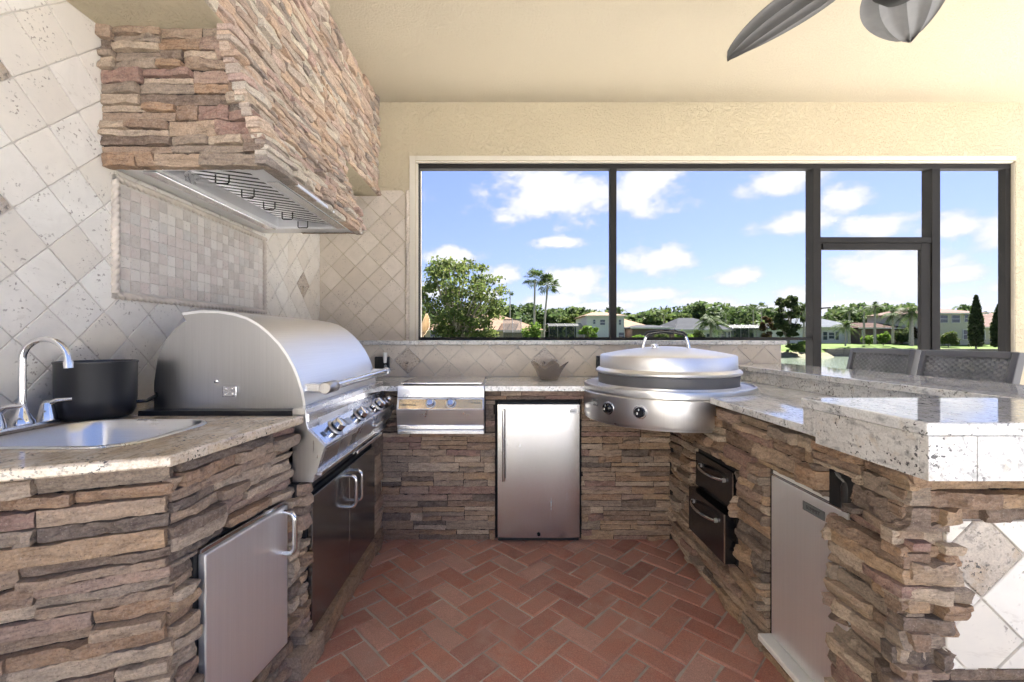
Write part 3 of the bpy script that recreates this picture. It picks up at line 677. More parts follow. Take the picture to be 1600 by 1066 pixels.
# stainless liner underneath
hxi0, hxi1, hyi0, hyi1 = XW + .02, HXF - .02, HY0 + .03, HY1 - .03
zb = HZ0 + .006
ln_ = MB(); bx0, bx1, by0, by1 = hxi0 + .17, hxi1 - .13, hyi0 + .05, hyi1 - .12
ln_.box(hxi0, bx0, hyi0, hyi1, zb, zb + .012); ln_.box(bx1, hxi1, hyi0, hyi1, zb, zb + .012); ln_.box(bx0, bx1, hyi0, by0, zb, zb + .012); ln_.box(bx0, bx1, by1, hyi1, zb, zb + .012)
ln_.obj('liner', 'steel_door', hood)
cv = MB(); cv.box(bx0 - .004, bx0, by0, by1, zb + .012, zb + .11); cv.box(bx1, bx1 + .004, by0, by1, zb + .012, zb + .11); cv.box(bx0, bx1, by1, by1 + .004, zb + .012, zb + .11); cv.box(bx0, bx1, by0 - .004, by0, zb + .012, zb + .11); cv.box(bx0, bx1, by0, by1, zb + .11, zb + .114)
cv.obj('cavity', 'steel', hood)
box('light_strip', bx1 + .02, bx1 + .075, by0 + .12, by1 - .02, zb - .006, zb - .001, 'steel_bright', hood, bevel=.002)
box('back_strip', bx0 - .07, bx0 - .015, by0, by1, zb - .008, zb - .001, 'steel_bright', hood, bevel=.002)
nb = 17; bp = (by1 - by0) / nb
for i in range(nb):
    yc = by0 + bp * (i + .5)
    bb = MB(); pr = [(-.27, .012), (-.25, .0105), (-.10, .0095), (.10, .0095), (.25, .0105), (.27, .012)]
    bb.v = [(bx0, yc + bp * u_, zb + .060 + w2) for u_, w2 in pr] + [(bx1, yc + bp * u_, zb + .010 + w2) for u_, w2 in pr]; k_ = len(pr)
    bb.f = [(e2, (e2 + 1) % k_, k_ + (e2 + 1) % k_, k_ + e2) for e2 in range(k_)]
    bb.obj('baffle', 'steel_door', hood, True)
MB().add([(bx0 + .001, by0 + .001, zb + .0725), (bx1 - .001, by0 + .001, zb + .0225), (bx1 - .001, by1 - .001, zb + .0225), (bx0 + .001, by1 - .001, zb + .0725), (bx0 + .001, by0 + .001, zb + .078), (bx1 - .001, by0 + .001, zb + .028), (bx1 - .001, by1 - .001, zb + .028), (bx0 + .001, by1 - .001, zb + .078)], [(0, 3, 2, 1), (4, 5, 6, 7), (0, 1, 5, 4), (1, 2, 6, 5), (2, 3, 7, 6), (3, 0, 4, 7)]).obj('gap_shade_sheet', 'dark_gap', hood)  # black sheet added above the baffles to paint shade into their gaps
for i in range(5):
    yc = by0 + (by1 - by0) * (i + .5) / 5; xc = (bx0 + bx1) / 2 + .02
    MB().tube([(xc - .03, yc, zb + .02), (xc - .03, yc, zb - .014), (xc - .024, yc, zb - .02), (xc + .024, yc, zb - .02), (xc + .03, yc, zb - .014), (xc + .03, yc, zb + .02)], .0032, 8).obj('baffle_handle', 'bronze', hood, True)
# ------------------------------------------------------------------ counter with the sink
A_, B_, C_ = (XW + .003, .738), (-.827, 1.062), (-.752, 1.612)
GX0, GY0, GY1 = -1.405, 1.625, 2.655
lc = empty('stone_counter', (-1.2, 1.2, 0), 'angled ledge stone counter with tan granite top and a drop-in sink', 'counter', 'outdoor kitchen counters')
def rrect(x0, x1, y0, y1, r, n=7):
    p = []
    for (cx, cy_, a) in ((x1 - r, y1 - r, 0), (x0 + r, y1 - r, 90), (x0 + r, y0 + r, 180), (x1 - r, y0 + r, 270)):
        for k in range(n + 1): p.append((cx + r * math.cos(R(a + 90 * k / n)), cy_ + r * math.sin(R(a + 90 * k / n))))
    return p
SK = (-1.470, -1.000, 1.118, 1.520)
slab('countertop', [A_, B_, C_, (GX0, 1.612), (GX0, 2.612), (XW + .003, 2.612)], ZC - .030, ZC, 'granite_tan', lc, holes=[rrect(SK[0] + .01, SK[1] - .01, SK[2] + .01, SK[3] - .01, .10)], bevel=.006)
def off(p, q, d):
    n = Vector((q[1] - p[1], -(q[0] - p[0]))).normalized() * d; return n
ub = Vector((B_[0] - A_[0], B_[1] - A_[1])); uc = Vector((C_[0] - B_[0], C_[1] - B_[1]))
nb_ = Vector((ub.y, -ub.x)).normalized(); nc_ = Vector((uc.y, -uc.x)).normalized()
IN = .062
def inter(p, d1, q, d2):
    den = d1.x * d2.y - d1.y * d2.x; t = ((q.x - p.x) * d2.y - (q.y - p.y) * d2.x) / den; return p + d1 * t
a1 = Vector(A_) - nb_ * IN; c1 = Vector(C_) - nc_ * IN; b1 = inter(a1, ub, c1, uc)
HST = ZC - .034
slab('core', [tuple(a1), tuple(b1), tuple(c1 + uc.normalized() * -.03), (-1.36, 1.575), (-1.36, 1.53), (-1.55, 1.53), (-1.55, 1.0), (XW + .003, .95)], 0, HST, 'mortar', lc, holes=[rrect(SK[0] + .006, SK[1] - .006, SK[2] + .006, SK[3] - .006, .10)], bevel=0)
LA, LB = (b1 - a1).length, (c1 - b1).length
ledge(lc, (a1.x, a1.y, 0), (ub.x, ub.y, 0), (nb_.x, nb_.y, 0), LA + .012, HST - .002, 51, hs=(.025, .049), ls=(.18, .52), depth=(.018, .046), fine=1.25, jag=(0, .02))
ucn = uc.normalized()
def onC(px):                                   # distance along face C seen at pixel column px
    t = (px - CX) / F; p = b1 + nc_ * .03
    s_ = (t * p.y - p.x) / (ucn.x - t * ucn.y); return s_
d0, d1 = onC(316), onC(446); DZ0, DZ1 = .150, .648
ledge(lc, (b1.x, b1.y, 0), (uc.x, uc.y, 0), (nc_.x, nc_.y, 0), LB - .006, HST - .002, 52, holes=[(d0 - .014, d1 + .006, DZ0 - .01, DZ1 + .022)], mat='ledge_stone', hs=(.026, .054), ls=(.12, .38), depth=(.014, .056), fine=1.25, rough=1.2)
Mc = frame((b1.x, b1.y, 0), (uc.x, uc.y, 0), (nc_.x, nc_.y, 0))
# access door
ad = empty('access_door', tuple(Mc @ Vector(((d0 + d1) / 2, 0, DZ0))), 'brushed stainless single access door set into the stone below the sink', 'cabinet door')
MB().box(d0 - .012, d1 + .004, -.02, .014, DZ0 - .008, DZ1 + .018).obj('recess', 'black_plastic', ad, M=Mc)
MB().box(d0 - .004, d1 + .002, .0145, .030, DZ1 + .002, DZ1 + .016).obj('drip_flange', 'steel_bright', ad, M=Mc, bevel=.002)
MB().box(d0, d1, .016, .040, DZ0, DZ1).obj('door_panel', 'steel_door', ad, M=Mc, bevel=.004)
def dhandle(name, M, x, z0, z1, reach, r, mat, parent, tilt=0):
    pts = []; rr = .026
    for k in range(7): a = R(90 * k / 6); pts.append((x, reach - rr + rr * math.sin(a), z0 + rr - rr * math.cos(a)))
    for k in range(7): a = R(90 * k / 6); pts.append((x, reach - rr + rr * math.cos(a), z1 - rr + rr * math.sin(a)))
    pts = [(x, 0, z0)] + pts + [(x, 0, z1)]
    return MB().tube(pts, r, 12).obj(name, mat, parent, True, M=M)
dhandle('handle', Mc @ Matrix.Translation((0, .038, 0)), d1 - .024, .485, .632, .045, .0085, 'steel_bright', ad)
# sink
sk = empty('sink', ((SK[0] + SK[1]) / 2, (SK[2] + SK[3]) / 2, ZC), 'stainless drop-in sink basin in the tan granite counter', 'sink')
m = MB(); loops = []
for (ins_, z, rr) in ((0, ZC + .001, .112), (.003, ZC + .005, .110), (.014, ZC + .006, .10), (.020, ZC + .001, .095), (.028, ZC - .03, .09), (.04, ZC - .13, .08), (.07, ZC - .165, .06), (.15, ZC - .172, .03)):
    loops.append([(x, y, z) for x, y in rrect(SK[0] + ins_, SK[1] - ins_, SK[2] + ins_, SK[3] - ins_, rr)])
n = len(loops[0])
for lp in loops: m.v += lp
for i in range(len(loops) - 1):
    for k in range(n): m.f.append((i * n + k, i * n + (k + 1) % n, (i + 1) * n + (k + 1) % n, (i + 1) * n + k))
m.f.append(tuple(range((len(loops) - 1) * n, len(loops) * n)))
m.obj('basin', 'steel', sk, True)
MB().lathe([(0, ZC - .170), (.03, ZC - .170), (.04, ZC - .168), (.044, ZC - .171)], 20, ((SK[0] + SK[1]) / 2, (SK[2] + SK[3]) / 2)).obj('drain', 'chrome', sk, True)
# faucet
FX, FY = -1.535, 1.365
fc = empty('faucet', (FX, FY, ZC), 'chrome gooseneck faucet with two lever handles behind the sink', 'faucet')
MB().add([], []).prism(rrect(FX - .03, FX + .03, FY - .108, FY + .108, .028), ZC + .0005, ZC + .018, 2).obj('deck_plate', 'chrome', fc, True, bevel=.004)
MB().lathe([(.030, ZC + .018), (.030, ZC + .026), (.022, ZC + .04), (.014, ZC + .06), (.0105, ZC + .075)], 20, (FX, FY)).obj('spout_base', 'chrome', fc, True)
pts = [(FX, FY, ZC + .03), (FX, FY, ZC + .12), (FX, FY, ZC + .222)]; rad = .066
dirs = Vector((.96, .10)).normalized()
for k in range(1, 15):
    a = R(180 - 168 * k / 14); pts.append((FX + dirs.x * (rad + rad * math.cos(a)), FY + dirs.y * (rad + rad * math.cos(a)), ZC + .222 + rad * math.sin(a)))
q = pts[-1]; pts.append((q[0] + .004, q[1], q[2] - .035))
MB().tube(pts, .0098, 14).obj('spout', 'chrome', fc, True)
q = pts[-1]; MB().tube([(q[0] - .001, q[1], q[2] + .016), (q[0] + .001, q[1], q[2] - .006)], .0125, 14).obj('aerator', 'chrome', fc, True)
for dy in (-.075, .075):
    h = MB().lathe([(.026, ZC + .018), (.025, ZC + .03), (.019, ZC + .055), (.015, ZC + .075), (.0, ZC + .082)], 18, (FX, FY + dy)).obj('handle', 'chrome', fc, True)
    MB().tube([(FX, FY + dy, ZC + .068), (FX + .03, FY + dy + .004, ZC + .083), (FX + .075, FY + dy + .012, ZC + .086)], [.010, .0075, .006], 10).obj('lever', 'chrome', h, True)
# pot
PXc, PYc = -1.492, 1.572
if True:
    pt = empty('stock_pot', (PXc, PYc, ZC), 'matte black pot standing on the counter behind the faucet', 'pot')
    MB().lathe([(0, ZC + .002), (.088, ZC + .002), (.100, ZC + .008), (.109, ZC + .026), (.113, ZC + .07), (.114, ZC + .198), (.1165, ZC + .203), (.1165, ZC + .207), (.112, ZC + .208), (.110, ZC + .20), (.109, ZC + .07), (.102, ZC + .03), (.0, ZC + .012)], 56, (PXc, PYc)).obj('vessel', 'pot_black', pt, True)
    MB().tube([(PXc + .100, PYc + .05, ZC + .05), (PXc + .124, PYc + .07, ZC + .052), (PXc + .130, PYc + .105, ZC + .066), (PXc + .11, PYc + .13, ZC + .07)], .007, 8).obj('loop_handle', 'black_gloss', pt, True)
# ------------------------------------------------------------------ back counter
bc = empty('stone_counter', (.2, 2.9, 0), 'straight ledge stone counter below the half wall with pale granite top', 'counter', 'outdoor kitchen counters')
BY = 2.668; BXL, BXR = -.762, 1.03
arc = [(EX + ER * math.cos(R(a)), EY + ER * math.sin(R(a))) for a in np.linspace(178, 47, 24)]
S0, S1 = -.646, -.122                                 # side burner
slab('countertop', [(XW + .003, 2.616), (-.748, 2.616), (-.745, 2.604), (S0 - .002, 2.604), (S0 - .002, 3.05), (S1 + .002, 3.05), (S1 + .002, 2.604), (arc[0][0], 2.604)] + arc + [(1.655, YS - .002), (XW + .003, YS - .002)], ZC - .030, ZC, 'granite', bc, bevel=.004)
FX0, FX1, FZ = -.045, .466, .852
co = MB(); co.box(BXL, FX0 - .012, BY, 3.2, 0, HST); co.box(FX1 + .012, BXR + .05, BY, 3.2, 0, HST - .18); co.box(FX0 - .012, FX1 + .012, BY, 3.2, FZ + .028, HST)
co.obj('core', 'mortar', bc)
box('niche', FX0 - .011, FX1 + .011, BY + .02, 3.2, .0, FZ + .026, 'dark_gap', bc)
ledge(bc, (BXL, BY, 0), (1, 0, 0), (0, -1, 0), BXR - BXL, HST - .002, 61, holes=[(FX0 - BXL - .012, FX1 - BXL + .012, -.01, FZ + .018), (S0 - BXL - .004, S1 - BXL + .004, .665, 1.2)], hs=(.025, .052), ls=(.11, .36), depth=(.002, .028), fine=.8)
# fridge
fr = empty('refrigerator', ((FX0 + FX1) / 2, BY, 0), 'compact stainless refrigerator with a long bar handle set into the stone', 'refrigerator')
box('cabinet', FX0 + .004, FX1 - .004, BY - .012, BY + .5, .012, FZ, 'black_plastic', fr, bevel=.004)
nseg = 26; dv = MB(); ys = []
for k in range(nseg + 1):
    t = k / nseg; x = FX0 + .004 + (FX1 - FX0 - .008) * t
    bow = .010 * math.sin(math.pi * t) ** .8 + .0025 * math.sin(2 * math.pi * t * 1.5)
    dv.v += [(x, BY - .036 - bow, .03), (x, BY - .036 - bow - .0025, .3), (x, BY - .036 - bow + .001, .58), (x, BY - .036 - bow, FZ - .008), (x, BY - .013, .03), (x, BY - .013, FZ - .008)]
for k in range(nseg):
    a, b = k * 6, k * 6 + 6
    dv.f += [(a, b, b + 1, a + 1), (a + 1, b + 1, b + 2, a + 2), (a + 2, b + 2, b + 3, a + 3), (a + 3, b + 3, b + 5, a + 5), (a, a + 4, b + 4, b), ]
e_ = nseg * 6
dv.f += [(0, 1, 2, 3, 5, 4), (e_, e_ + 4, e_ + 5, e_ + 3, e_ + 2, e_ + 1)]
fd = dv.obj('door', 'steel_fridge', fr, True)
box('kick_plate', FX0 + .006, FX1 - .006, BY - .022, BY - .012, .004, .026, 'black_plastic', fr)
hxp = FX0 + .040
MB().tube([(hxp, BY - .075, .385), (hxp, BY - .075, .815)], .0095, 14).obj('handle', 'steel_bright', fd, True)
for zz in (.40, .80): MB().tube([(hxp, BY - .036, zz), (hxp, BY - .075, zz)], .007, 10).obj('handle_mount', 'black_plastic', fd, True)
box('badge', FX1 - .108, FX1 - .022, BY - .0425, BY - .0395, FZ - .062, FZ - .034, 'badge_silver', fd, bevel=.001)
text('badge_text', 'FIRE MAGIC', .0135, Matrix.Translation((FX1 - .065, BY - .0428, FZ - .048)) @ Matrix.Rotation(R(90), 4, 'X'), 'ink', fd)
MB().lathe([(0, -.003), (.008, -.003), (.010, 0)], 16).obj('lock', 'black_gloss', fd, True, M=Matrix.Translation(((FX0 + FX1) / 2, BY - .050, .052)) @ Matrix.Rotation(R(90), 4, 'X'))
# side burner
sb = empty('side_burner', ((S0 + S1) / 2, BY, .67), 'small stainless double side burner with two knobs and a control strip with painted golden reflection', 'side burner')
YP = 2.572
MB().prism([(3.04, ZC + .003), (3.04, .80), (BY + .01, .80), (BY + .01, .672), (YP + .020, .672), (YP + .016, .700), (YP + .010, .728), (YP - .010, .825), (YP + .018, .892), (YP + .018, .942), (YP + .022, ZC + .004)], S0, S1, 0).obj('body', 'steel', sb, bevel=.002)
def slope_x(p, q, inset, th, x0, x1, name, mat, parent, bevel=.001):   # thin plate lying on the sloped facet p->q of an X-extruded body
    p, q = Vector(p), Vector(q); d = (q - p).normalized(); nrm = Vector((-d.y, d.x));  nrm = nrm if nrm.x < 0 else -nrm
    a, b = p + d * inset[0], q - d * inset[1]
    return MB().prism([tuple(a), tuple(b), tuple(b + nrm * th), tuple(a + nrm * th)], x0, x1, 0).obj(name, mat, parent, bevel=bevel)
P0, P1 = (YP - .010, .825), (YP + .018, .892)
slope_x(P0, P1, (.004, .010), .0015, S0 + .012, S1 - .008, 'control_strip', 'gold_reflection', sb)
box('top_cover', S0 + .015, S1 - .012, YP + .04, 3.03, ZC + .008, ZC + .022, 'steel_bright', sb, bevel=.006)
box('cover_gap', S0 + .03, S1 - .03, YP + .034, YP + .042, ZC + .004, ZC + .012, 'black_plastic', sb)
box('seam', S0 + .002, S1 - .002, YP + .0155, YP + .0175, .893, .896, 'ink', sb)
box('lower_ledge', S0 + .003, S1 - .001, YP + .004, YP + .02, .705, .728, 'steel_bright', sb, bevel=.002)
box('drip_rail', S0 + .003, S1 - .001, YP + .006, YP + .02, .674, .695, 'steel_bright', sb, bevel=.002)
mid = (Vector(P0) + Vector(P1)) / 2; dd = (Vector(P1) - Vector(P0)).normalized(); nn = Vector((-dd.y, dd.x)); nn = nn if nn.x < 0 else -nn
def knob(name, O, nrm, r, parent, mat='steel_bright', base='steel', cap='black_gloss', ln=.026):
    M = Vector(nrm).to_track_quat('Z', 'Y').to_matrix().to_4x4(); M.translation = Vector(O)
    k = MB().lathe([(0, .012 + ln), (r * .80, .012 + ln), (r, .008 + ln), (r * 1.02, .012), (r * .95, .010)], 24).obj(name, mat, parent, True, M=M)
    MB().lathe([(r * 1.45, 0), (r * 1.45, .004), (r * 1.3, .007), (r * .9, .007)], 24).obj('bezel', base, k, True, M=M)
    MB().lathe([(r * .96, .006), (r * 1.06, .009), (r * 1.06, .017), (r * .9, .017)], 24).obj('collar', cap, k, True, M=M); return k
for px in (673, 705):
    x = (px - CX) / F * YP; knob('knob', (x, mid.x - .002, mid.y), (0, nn.x, nn.y), .021, sb)
ang = math.atan2(dd.y, dd.x)
def strip_text(s_, x, z, size, mat='ink'):
    return text('lettering', s_, size, Matrix.Translation((x, YP + (z - .825) / .067 * .028 - .0135, z)) @ Matrix.Rotation(R(90) - math.atan2(.028, .067) * 1, 4, 'X'), mat, sb)
strip_text('FIRE MAGIC', S0 + .075, .852, .016); strip_text('AURORA', S1 - .05, .862, .013); strip_text('REAR BURNER', (673 - CX) / F * YP, .884, .008); strip_text('FRONT BURNER', (705 - CX) / F * YP, .884, .008)
# glass bowl
gb = MB(); n = 48; prof_b = [(.001, .006), (.062, .004), (.070, .012), (.082, .04), (.098, .075), (.118, .105)]
bowlO = ((857 - CX) / F * 3.0, 3.0, ZC)
vs = []; q = len(prof_b)
for side in (0, 1):
    for k in range(n):
        a = 2 * math.pi * k / n; pet = math.cos(5 * a + .2)
        for j, (r, z) in enumerate(prof_b):
            t = j / (q - 1); rr = r * (1 + .20 * pet * t ** 2) - side * .004; zz = z + (.022 * pet * t ** 2) + side * .003
            vs.append((bowlO[0] + rr * math.cos(a), bowlO[1] + rr * math.sin(a), bowlO[2] + zz))
fs = []
for side in (0, 1):
    for k in range(n):
        for j in range(q - 1):
            b_ = side * n * q; fs.append((b_ + k * q + j, b_ + ((k + 1) % n) * q + j, b_ + ((k + 1) % n) * q + j + 1, b_ + k * q + j + 1))
for k in range(n): fs.append((k * q + q - 1, ((k + 1) % n) * q + q - 1, n * q + ((k + 1) % n) * q + q - 1, n * q + k * q + q - 1))
gb.add(vs, fs).obj('glass_bowl', 'smoke_glass', None, True, label='smoky glass bowl with flared petal rim on the back counter', cat='bowl')
# outlets on the half wall
for (px, py, lab) in ((598, 568, 'black wall outlet with a white plug beside the grill lid'), (942, 567, 'black wall outlet partly hidden behind the round griddle')):
    x, y, zc_ = PX(px, py, YS); oo = empty('wall_outlet', (x, YS, zc_), lab, 'outlet')
    box('cover', x - .055, x + .055, YS - .028, YS - .001, zc_ - .058, zc_ + .052, 'black_plastic', oo, bevel=.005)
    if px < 700:
        MB().tube([(x + .03, YS - .044, zc_ + .005), (x + .03, YS - .044, zc_ + .085)], [.012, .017], 12).obj('plug', 'white_plastic', oo, True, bevel=.004)
        MB().lathe([(0, .006), (.010, .006), (.012, 0)], 16).obj('socket', 'badge_silver', oo, True, M=Matrix.Translation((x + .03, YS - .0285, zc_ - .02)) @ Matrix.Rotation(R(90), 4, 'X'))
# ------------------------------------------------------------------ right counter and bar
rc = empty('stone_counter', (1.4, 1.8, 0), 'long ledge stone counter with raised granite bar top and tiled end', 'counter', 'outdoor kitchen counters')
RX, RY0, BARX0, BARX1 = 1.056, 1.12, 1.655, 2.13
SLX, SLY0, SLY1 = .952, .964, 1.378
arc2 = [(EX + ER * math.cos(R(a)), EY + ER * math.sin(R(a))) for a in np.linspace(43, -85, 24)]
slab('countertop', arc2 + [(1.008, EY - ER), (1.008, 1.33), (BARX0 + .02, 1.33), (BARX0 + .02, YS - .002), (1.662, YS - .002)], ZC - .030, ZC, 'granite', rc, bevel=.004)
co = MB(); co.box(RX, 1.99, RY0, BY, 0, HST - .02); co.box(BARX0 + .004, 1.99, RY0 + .01, YS - .004, 0, ZB - .033); co.obj('core', 'mortar', rc)
slab('bar_top', [(SLX, SLY0), (2.16, SLY0), (2.16, SLY0 + .3), (BARX1, SLY1 + .1), (BARX1, YS - .003), (BARX0 - .02, YS - .003), (BARX0 - .02, SLY1), (SLX, SLY1)], ZB - .030, ZB, 'granite', rc, bevel=.004)
box('riser', BARX0, BARX0 + .02, SLY1 + .002, YS - .004, ZC + .001, ZB - .031, 'granite', rc)
box('riser', SLX + .004, SLX + .026, SLY0 + .025, SLY1 - .06, ZB - .132, ZB - .0305, 'granite_rough', rc, bevel=.001)
box('riser', SLX + .004, SLX + .026, SLY1 - .058, SLY1 - .006, ZB - .100, ZB - .0305, 'granite_rough', rc, bevel=.001)
for (x0, x1) in ((SLX + .004, 1.065), (1.067, 1.30), (1.302, 2.15)):
    box('riser', x0, x1, SLY0 + .002, SLY0 + .024, ZB - .132, ZB - .0305, 'granite_rough', rc, bevel=.001)
box('riser', SLX + .028, 1.66, SLY1 - .03, SLY1 - .008, ZC + .001, ZB - .0305, 'granite', rc)
DRY0, DRY1 = 1.93, 2.33; IMY0, IMY1 = 1.30, 1.70
# face toward the aisle: u runs from back (Y=BY) to front (Y=RY0)
holes = [(BY - DRY1, BY - DRY0, .215, .658), (BY - IMY1, BY - IMY0 - .06, .06, .738), (BY - 1.385, BY - 1.29, .705, .838)]
ledge(rc, (RX, BY, 0), (0, -1, 0), (-1, 0, 0), BY - RY0 + .012, HST - .012, 71, holes=holes, mat='ledge_stone', hs=(.028, .056), ls=(.12, .36), depth=(.014, .056), fine=1.2, rough=1.25, jag=(0, .025))
box('outlet_recess', RX - .005, RX + .02, 1.287, 1.387, .700, .842, 'dark_gap', rc)
# end toward the camera
ED = 1.9 - RX
ledge(rc, (RX - .02, RY0, 0), (1, 0, 0), (0, -1, 0), .95, HST - .015, 72, holes=[(.105, .96, .395, .775)], mat='ledge_stone', hs=(.030, .060), ls=(.12, .38), depth=(.016, .044), fine=1.2, rough=1.3, jag=(.03, 0))
te = box('end_panel', RX + .085, 1.98, RY0 - .006, RY0 - .001, .39, .78, 'grout', rc)
tiles(te, (0, RY0 - .006, 0), (1, 0, 0), (0, -1, 0), RX + .085, 1.98, .398, .779, TS * 1.02, (1.232, .690), 'travertine', .008, accents=((1.232, .690),), seed=9)
# stones biting into the tile edge
rng = np.random.default_rng(77)
z = .40
while z < .775:
    h = rng.uniform(.028, .05)
    if rng.random() < .7: put_stone(rc, frame((RX + .06, RY0, z), (1, 0, 0), (0, -1, 0)), rng, rng.uniform(.045, .075), h, rng.uniform(.02, .04), 'ledge_stone', 1.2, 1.2)
    z += h
# warming drawers
wd = empty('drawer_unit', (RX, (DRY0 + DRY1) / 2, .22), 'black double drawer unit with curved steel handles in the stone side', 'drawers')
box('housing', RX - .004, RX + .3, DRY0 + .006, DRY1 - .006, .222, .652, 'dark_gap', wd)
for (x0, z0, z1, nm) in ((RX - .022, .462, .640, 'drawer'), (RX - .060, .226, .452, 'drawer')):
    d_ = box(nm, x0, RX + .1, DRY0 + .012, DRY1 - .012, z0, z1, 'drawer_black', wd, bevel=.003)
    box('edge_trim', x0 - .0015, x0 + .003, DRY0 + .009, DRY0 + .0135, z0, z1, 'steel_bright', d_)
    zc_ = z1 - .055; pts = []
    for k in range(13):
        t = k / 12; pts.append((x0 - .008 - .034 * math.sin(math.pi * t) ** .6, DRY0 + .08 + (DRY1 - DRY0 - .16) * t, zc_))
    MB().tube(pts, .008, 10).obj('handle', 'steel_bright', d_, True)
    for yy in (pts[0], pts[-1]): MB().tube([(x0 + .002, yy[1], zc_), (yy[0] - .004, yy[1], zc_)], .010, 10).obj('handle_mount', 'steel', d_, True)
# ice maker
im = empty('ice_maker', (RX, (IMY0 + IMY1) / 2, .06), 'narrow stainless undercounter door with dark nameplate and white sill', 'ice maker')
box('recess', RX + .02, RX + .3, IMY0 - .004, IMY1 - .004, .066, .735, 'dark_gap', im)
idr = box('door', RX - .012, RX + .019, IMY0 + .004, IMY1 - .022, .090, .716, 'steel_door', im, bevel=.004)
box('door_edge', RX - .0135, RX - .011, IMY0 + .004, IMY1 - .022, .718, .722, 'steel_bright', im)
box('top_trim', RX - .004, RX + .019, IMY0 + .004, IMY1 - .022, .7225, .734, 'white_plastic', im)
box('nameplate', RX - .0165, RX - .0125, 1.395, 1.495, .655, .685, 'badge', idr, bevel=.001)
text('nameplate_text', 'SUMMIT', .018, Matrix.Translation((RX - .0168, 1.445, .670)) @ Matrix.Rotation(R(-90), 4, 'Z') @ Matrix.Rotation(R(90), 4, 'X'), 'ink', idr)
box('sill', RX - .055, RX + .019, IMY0 - .02, IMY1 - .004, .062, .086, 'white_plastic', im, bevel=.004)
oo = empty('wall_outlet', (RX, 1.335, .70), 'black outlet box sunk in the stone beside the narrow steel door', 'outlet')
MB().tube([(RX + .006, 1.325, .712), (RX + .006, 1.325, .79), (RX + .006, 1.325, .808)], [.017, .018, .013], 14).obj('plug', 'black_plastic', oo, True)
MB().tube([(RX - .004, 1.325, .805), (RX - .016, 1.340, .822), (RX - .012, 1.352, .828), (RX - .004, 1.340, .818)], .0035, 8).obj('cord', 'charcoal', oo, True)
# ------------------------------------------------------------------ round griddle
ev = empty('round_griddle', (EX, EY, ZC), 'round stainless flat top griddle with domed lid in the counter corner', 'griddle')
MB().lathe([(ER - .012, .80), (ER - .012, .945), (ER + .004, .947), (ER + .006, .972), (ER + .002, .984), (ER - .008, .986), (ER - .014, .976), (.40, .970), (.398, .988)], 96, (EX, EY)).obj('tray', 'steel_z', ev, True)
MB().lathe([(ER - .02, .80), (ER + .008, .80), (ER + .010, .806), (ER + .010, .940), (ER + .006, .944), (ER - .02, .944)], 60, (EX, EY), 176, 277).obj('apron', 'steel_z', ev, True)
MB().lathe([(ER - .01, .786), (ER + .004, .786), (ER + .006, .799), (ER - .01, .799)], 60, (EX, EY), 177, 276).obj('apron_lip', 'steel', ev, True)
MB().lathe([(0, .79), (ER - .014, .79), (ER - .014, .82)], 60, (EX, EY)).obj('burner_box', 'black_plastic', ev, True)
MB().lathe([(.394, .978), (.394, 1.0), (.398, 1.044), (.392, 1.05)], 80, (EX, EY)).obj('cook_plate', 'charcoal', ev, True)
ld = MB().lathe([(.398, 1.046), (.408, 1.052), (.409, 1.062), (.398, 1.074), (.386, 1.078), (.384, 1.146), (.380, 1.152), (.372, 1.156), (.28, 1.174), (.16, 1.192), (.06, 1.202), (0, 1.204)], 96, (EX, EY)).obj('lid', 'steel_lid', ev, True)
cdir = Vector((EX, EY)).normalized(); sdir = Vector((cdir.y, -cdir.x))
def ep(s_, t, z): return (EX + sdir.x * s_ + cdir.x * t, EY + sdir.y * s_ + cdir.y * t, z)
for sg in (-1, 1):
    MB().tube([ep(sg * .128, -.06, 1.190), ep(sg * .118, -.06, 1.235), ep(sg * .105, -.06, 1.270)], [.010, .009, .008], 10).obj('handle_bracket', 'chrome', ld, True)
MB().tube([ep(-.112, -.06, 1.262), ep(-.098, -.06, 1.278), ep(-.05, -.06, 1.288), ep(0, -.06, 1.291), ep(.05, -.06, 1.288), ep(.098, -.06, 1.278), ep(.112, -.06, 1.262)], .0135, 12).obj('handle', 'black_gloss', ld, True)
vx = ep(-.06, -.10, 0); MB().lathe([(.020, 1.192), (.012, 1.203), (.026, 1.212), (.026, 1.217), (0, 1.219)], 18, (vx[0], vx[1])).obj('vent_knob', 'chrome', ld, True)
def onap(deg, z, d=.011): a = R(deg); return Vector((EX + (ER + d) * math.cos(a), EY + (ER + d) * math.sin(a), z)), Vector((math.cos(a), math.sin(a), 0))
for deg in (213, 235):
    p, nn_ = onap(deg, .875)
    Mk = nn_.to_track_quat('Z', 'Y').to_matrix().to_4x4(); Mk.translation = p
    k = MB().lathe([(0, .024), (.022, .024), (.026, .020), (.027, .003), (.027, 0)], 28).obj('knob', 'black_gloss', ev, True, M=Mk)
    MB().lathe([(.029, -.004), (.035, -.004), (.036, .003), (.029, .004)], 28).obj('bezel', 'steel_bright', k, True, M=Mk)
    MB().box(-.003, .003, .010, .020, .0242, .0252).obj('pointer', 'white_plastic', k, M=Mk)
    MB().box(-.011, -.004, -.010, .001, .0242, .0252).obj('flame_mark', 'white_plastic', k, M=Mk)
p, nn_ = onap(200, .890, .0105); Mk = nn_.to_track_quat('Z', 'Y').to_matrix().to_4x4()
zz = Vector((0, 0, 1)); xx = zz.cross(nn_).normalized(); Mk = Matrix.Identity(4)
for i, a in enumerate((xx, zz, nn_)):
    for k in range(3): Mk[k][i] = a[k]
Mk.translation = p
MB().box(-.024, .024, -.019, .019, 0, .003).obj('badge', 'badge', ev, M=Mk, bevel=.001)
text('badge_text', 'evo', .030, Mk @ Matrix.Translation((0, 0, .0032)), 'white_plastic', ev)
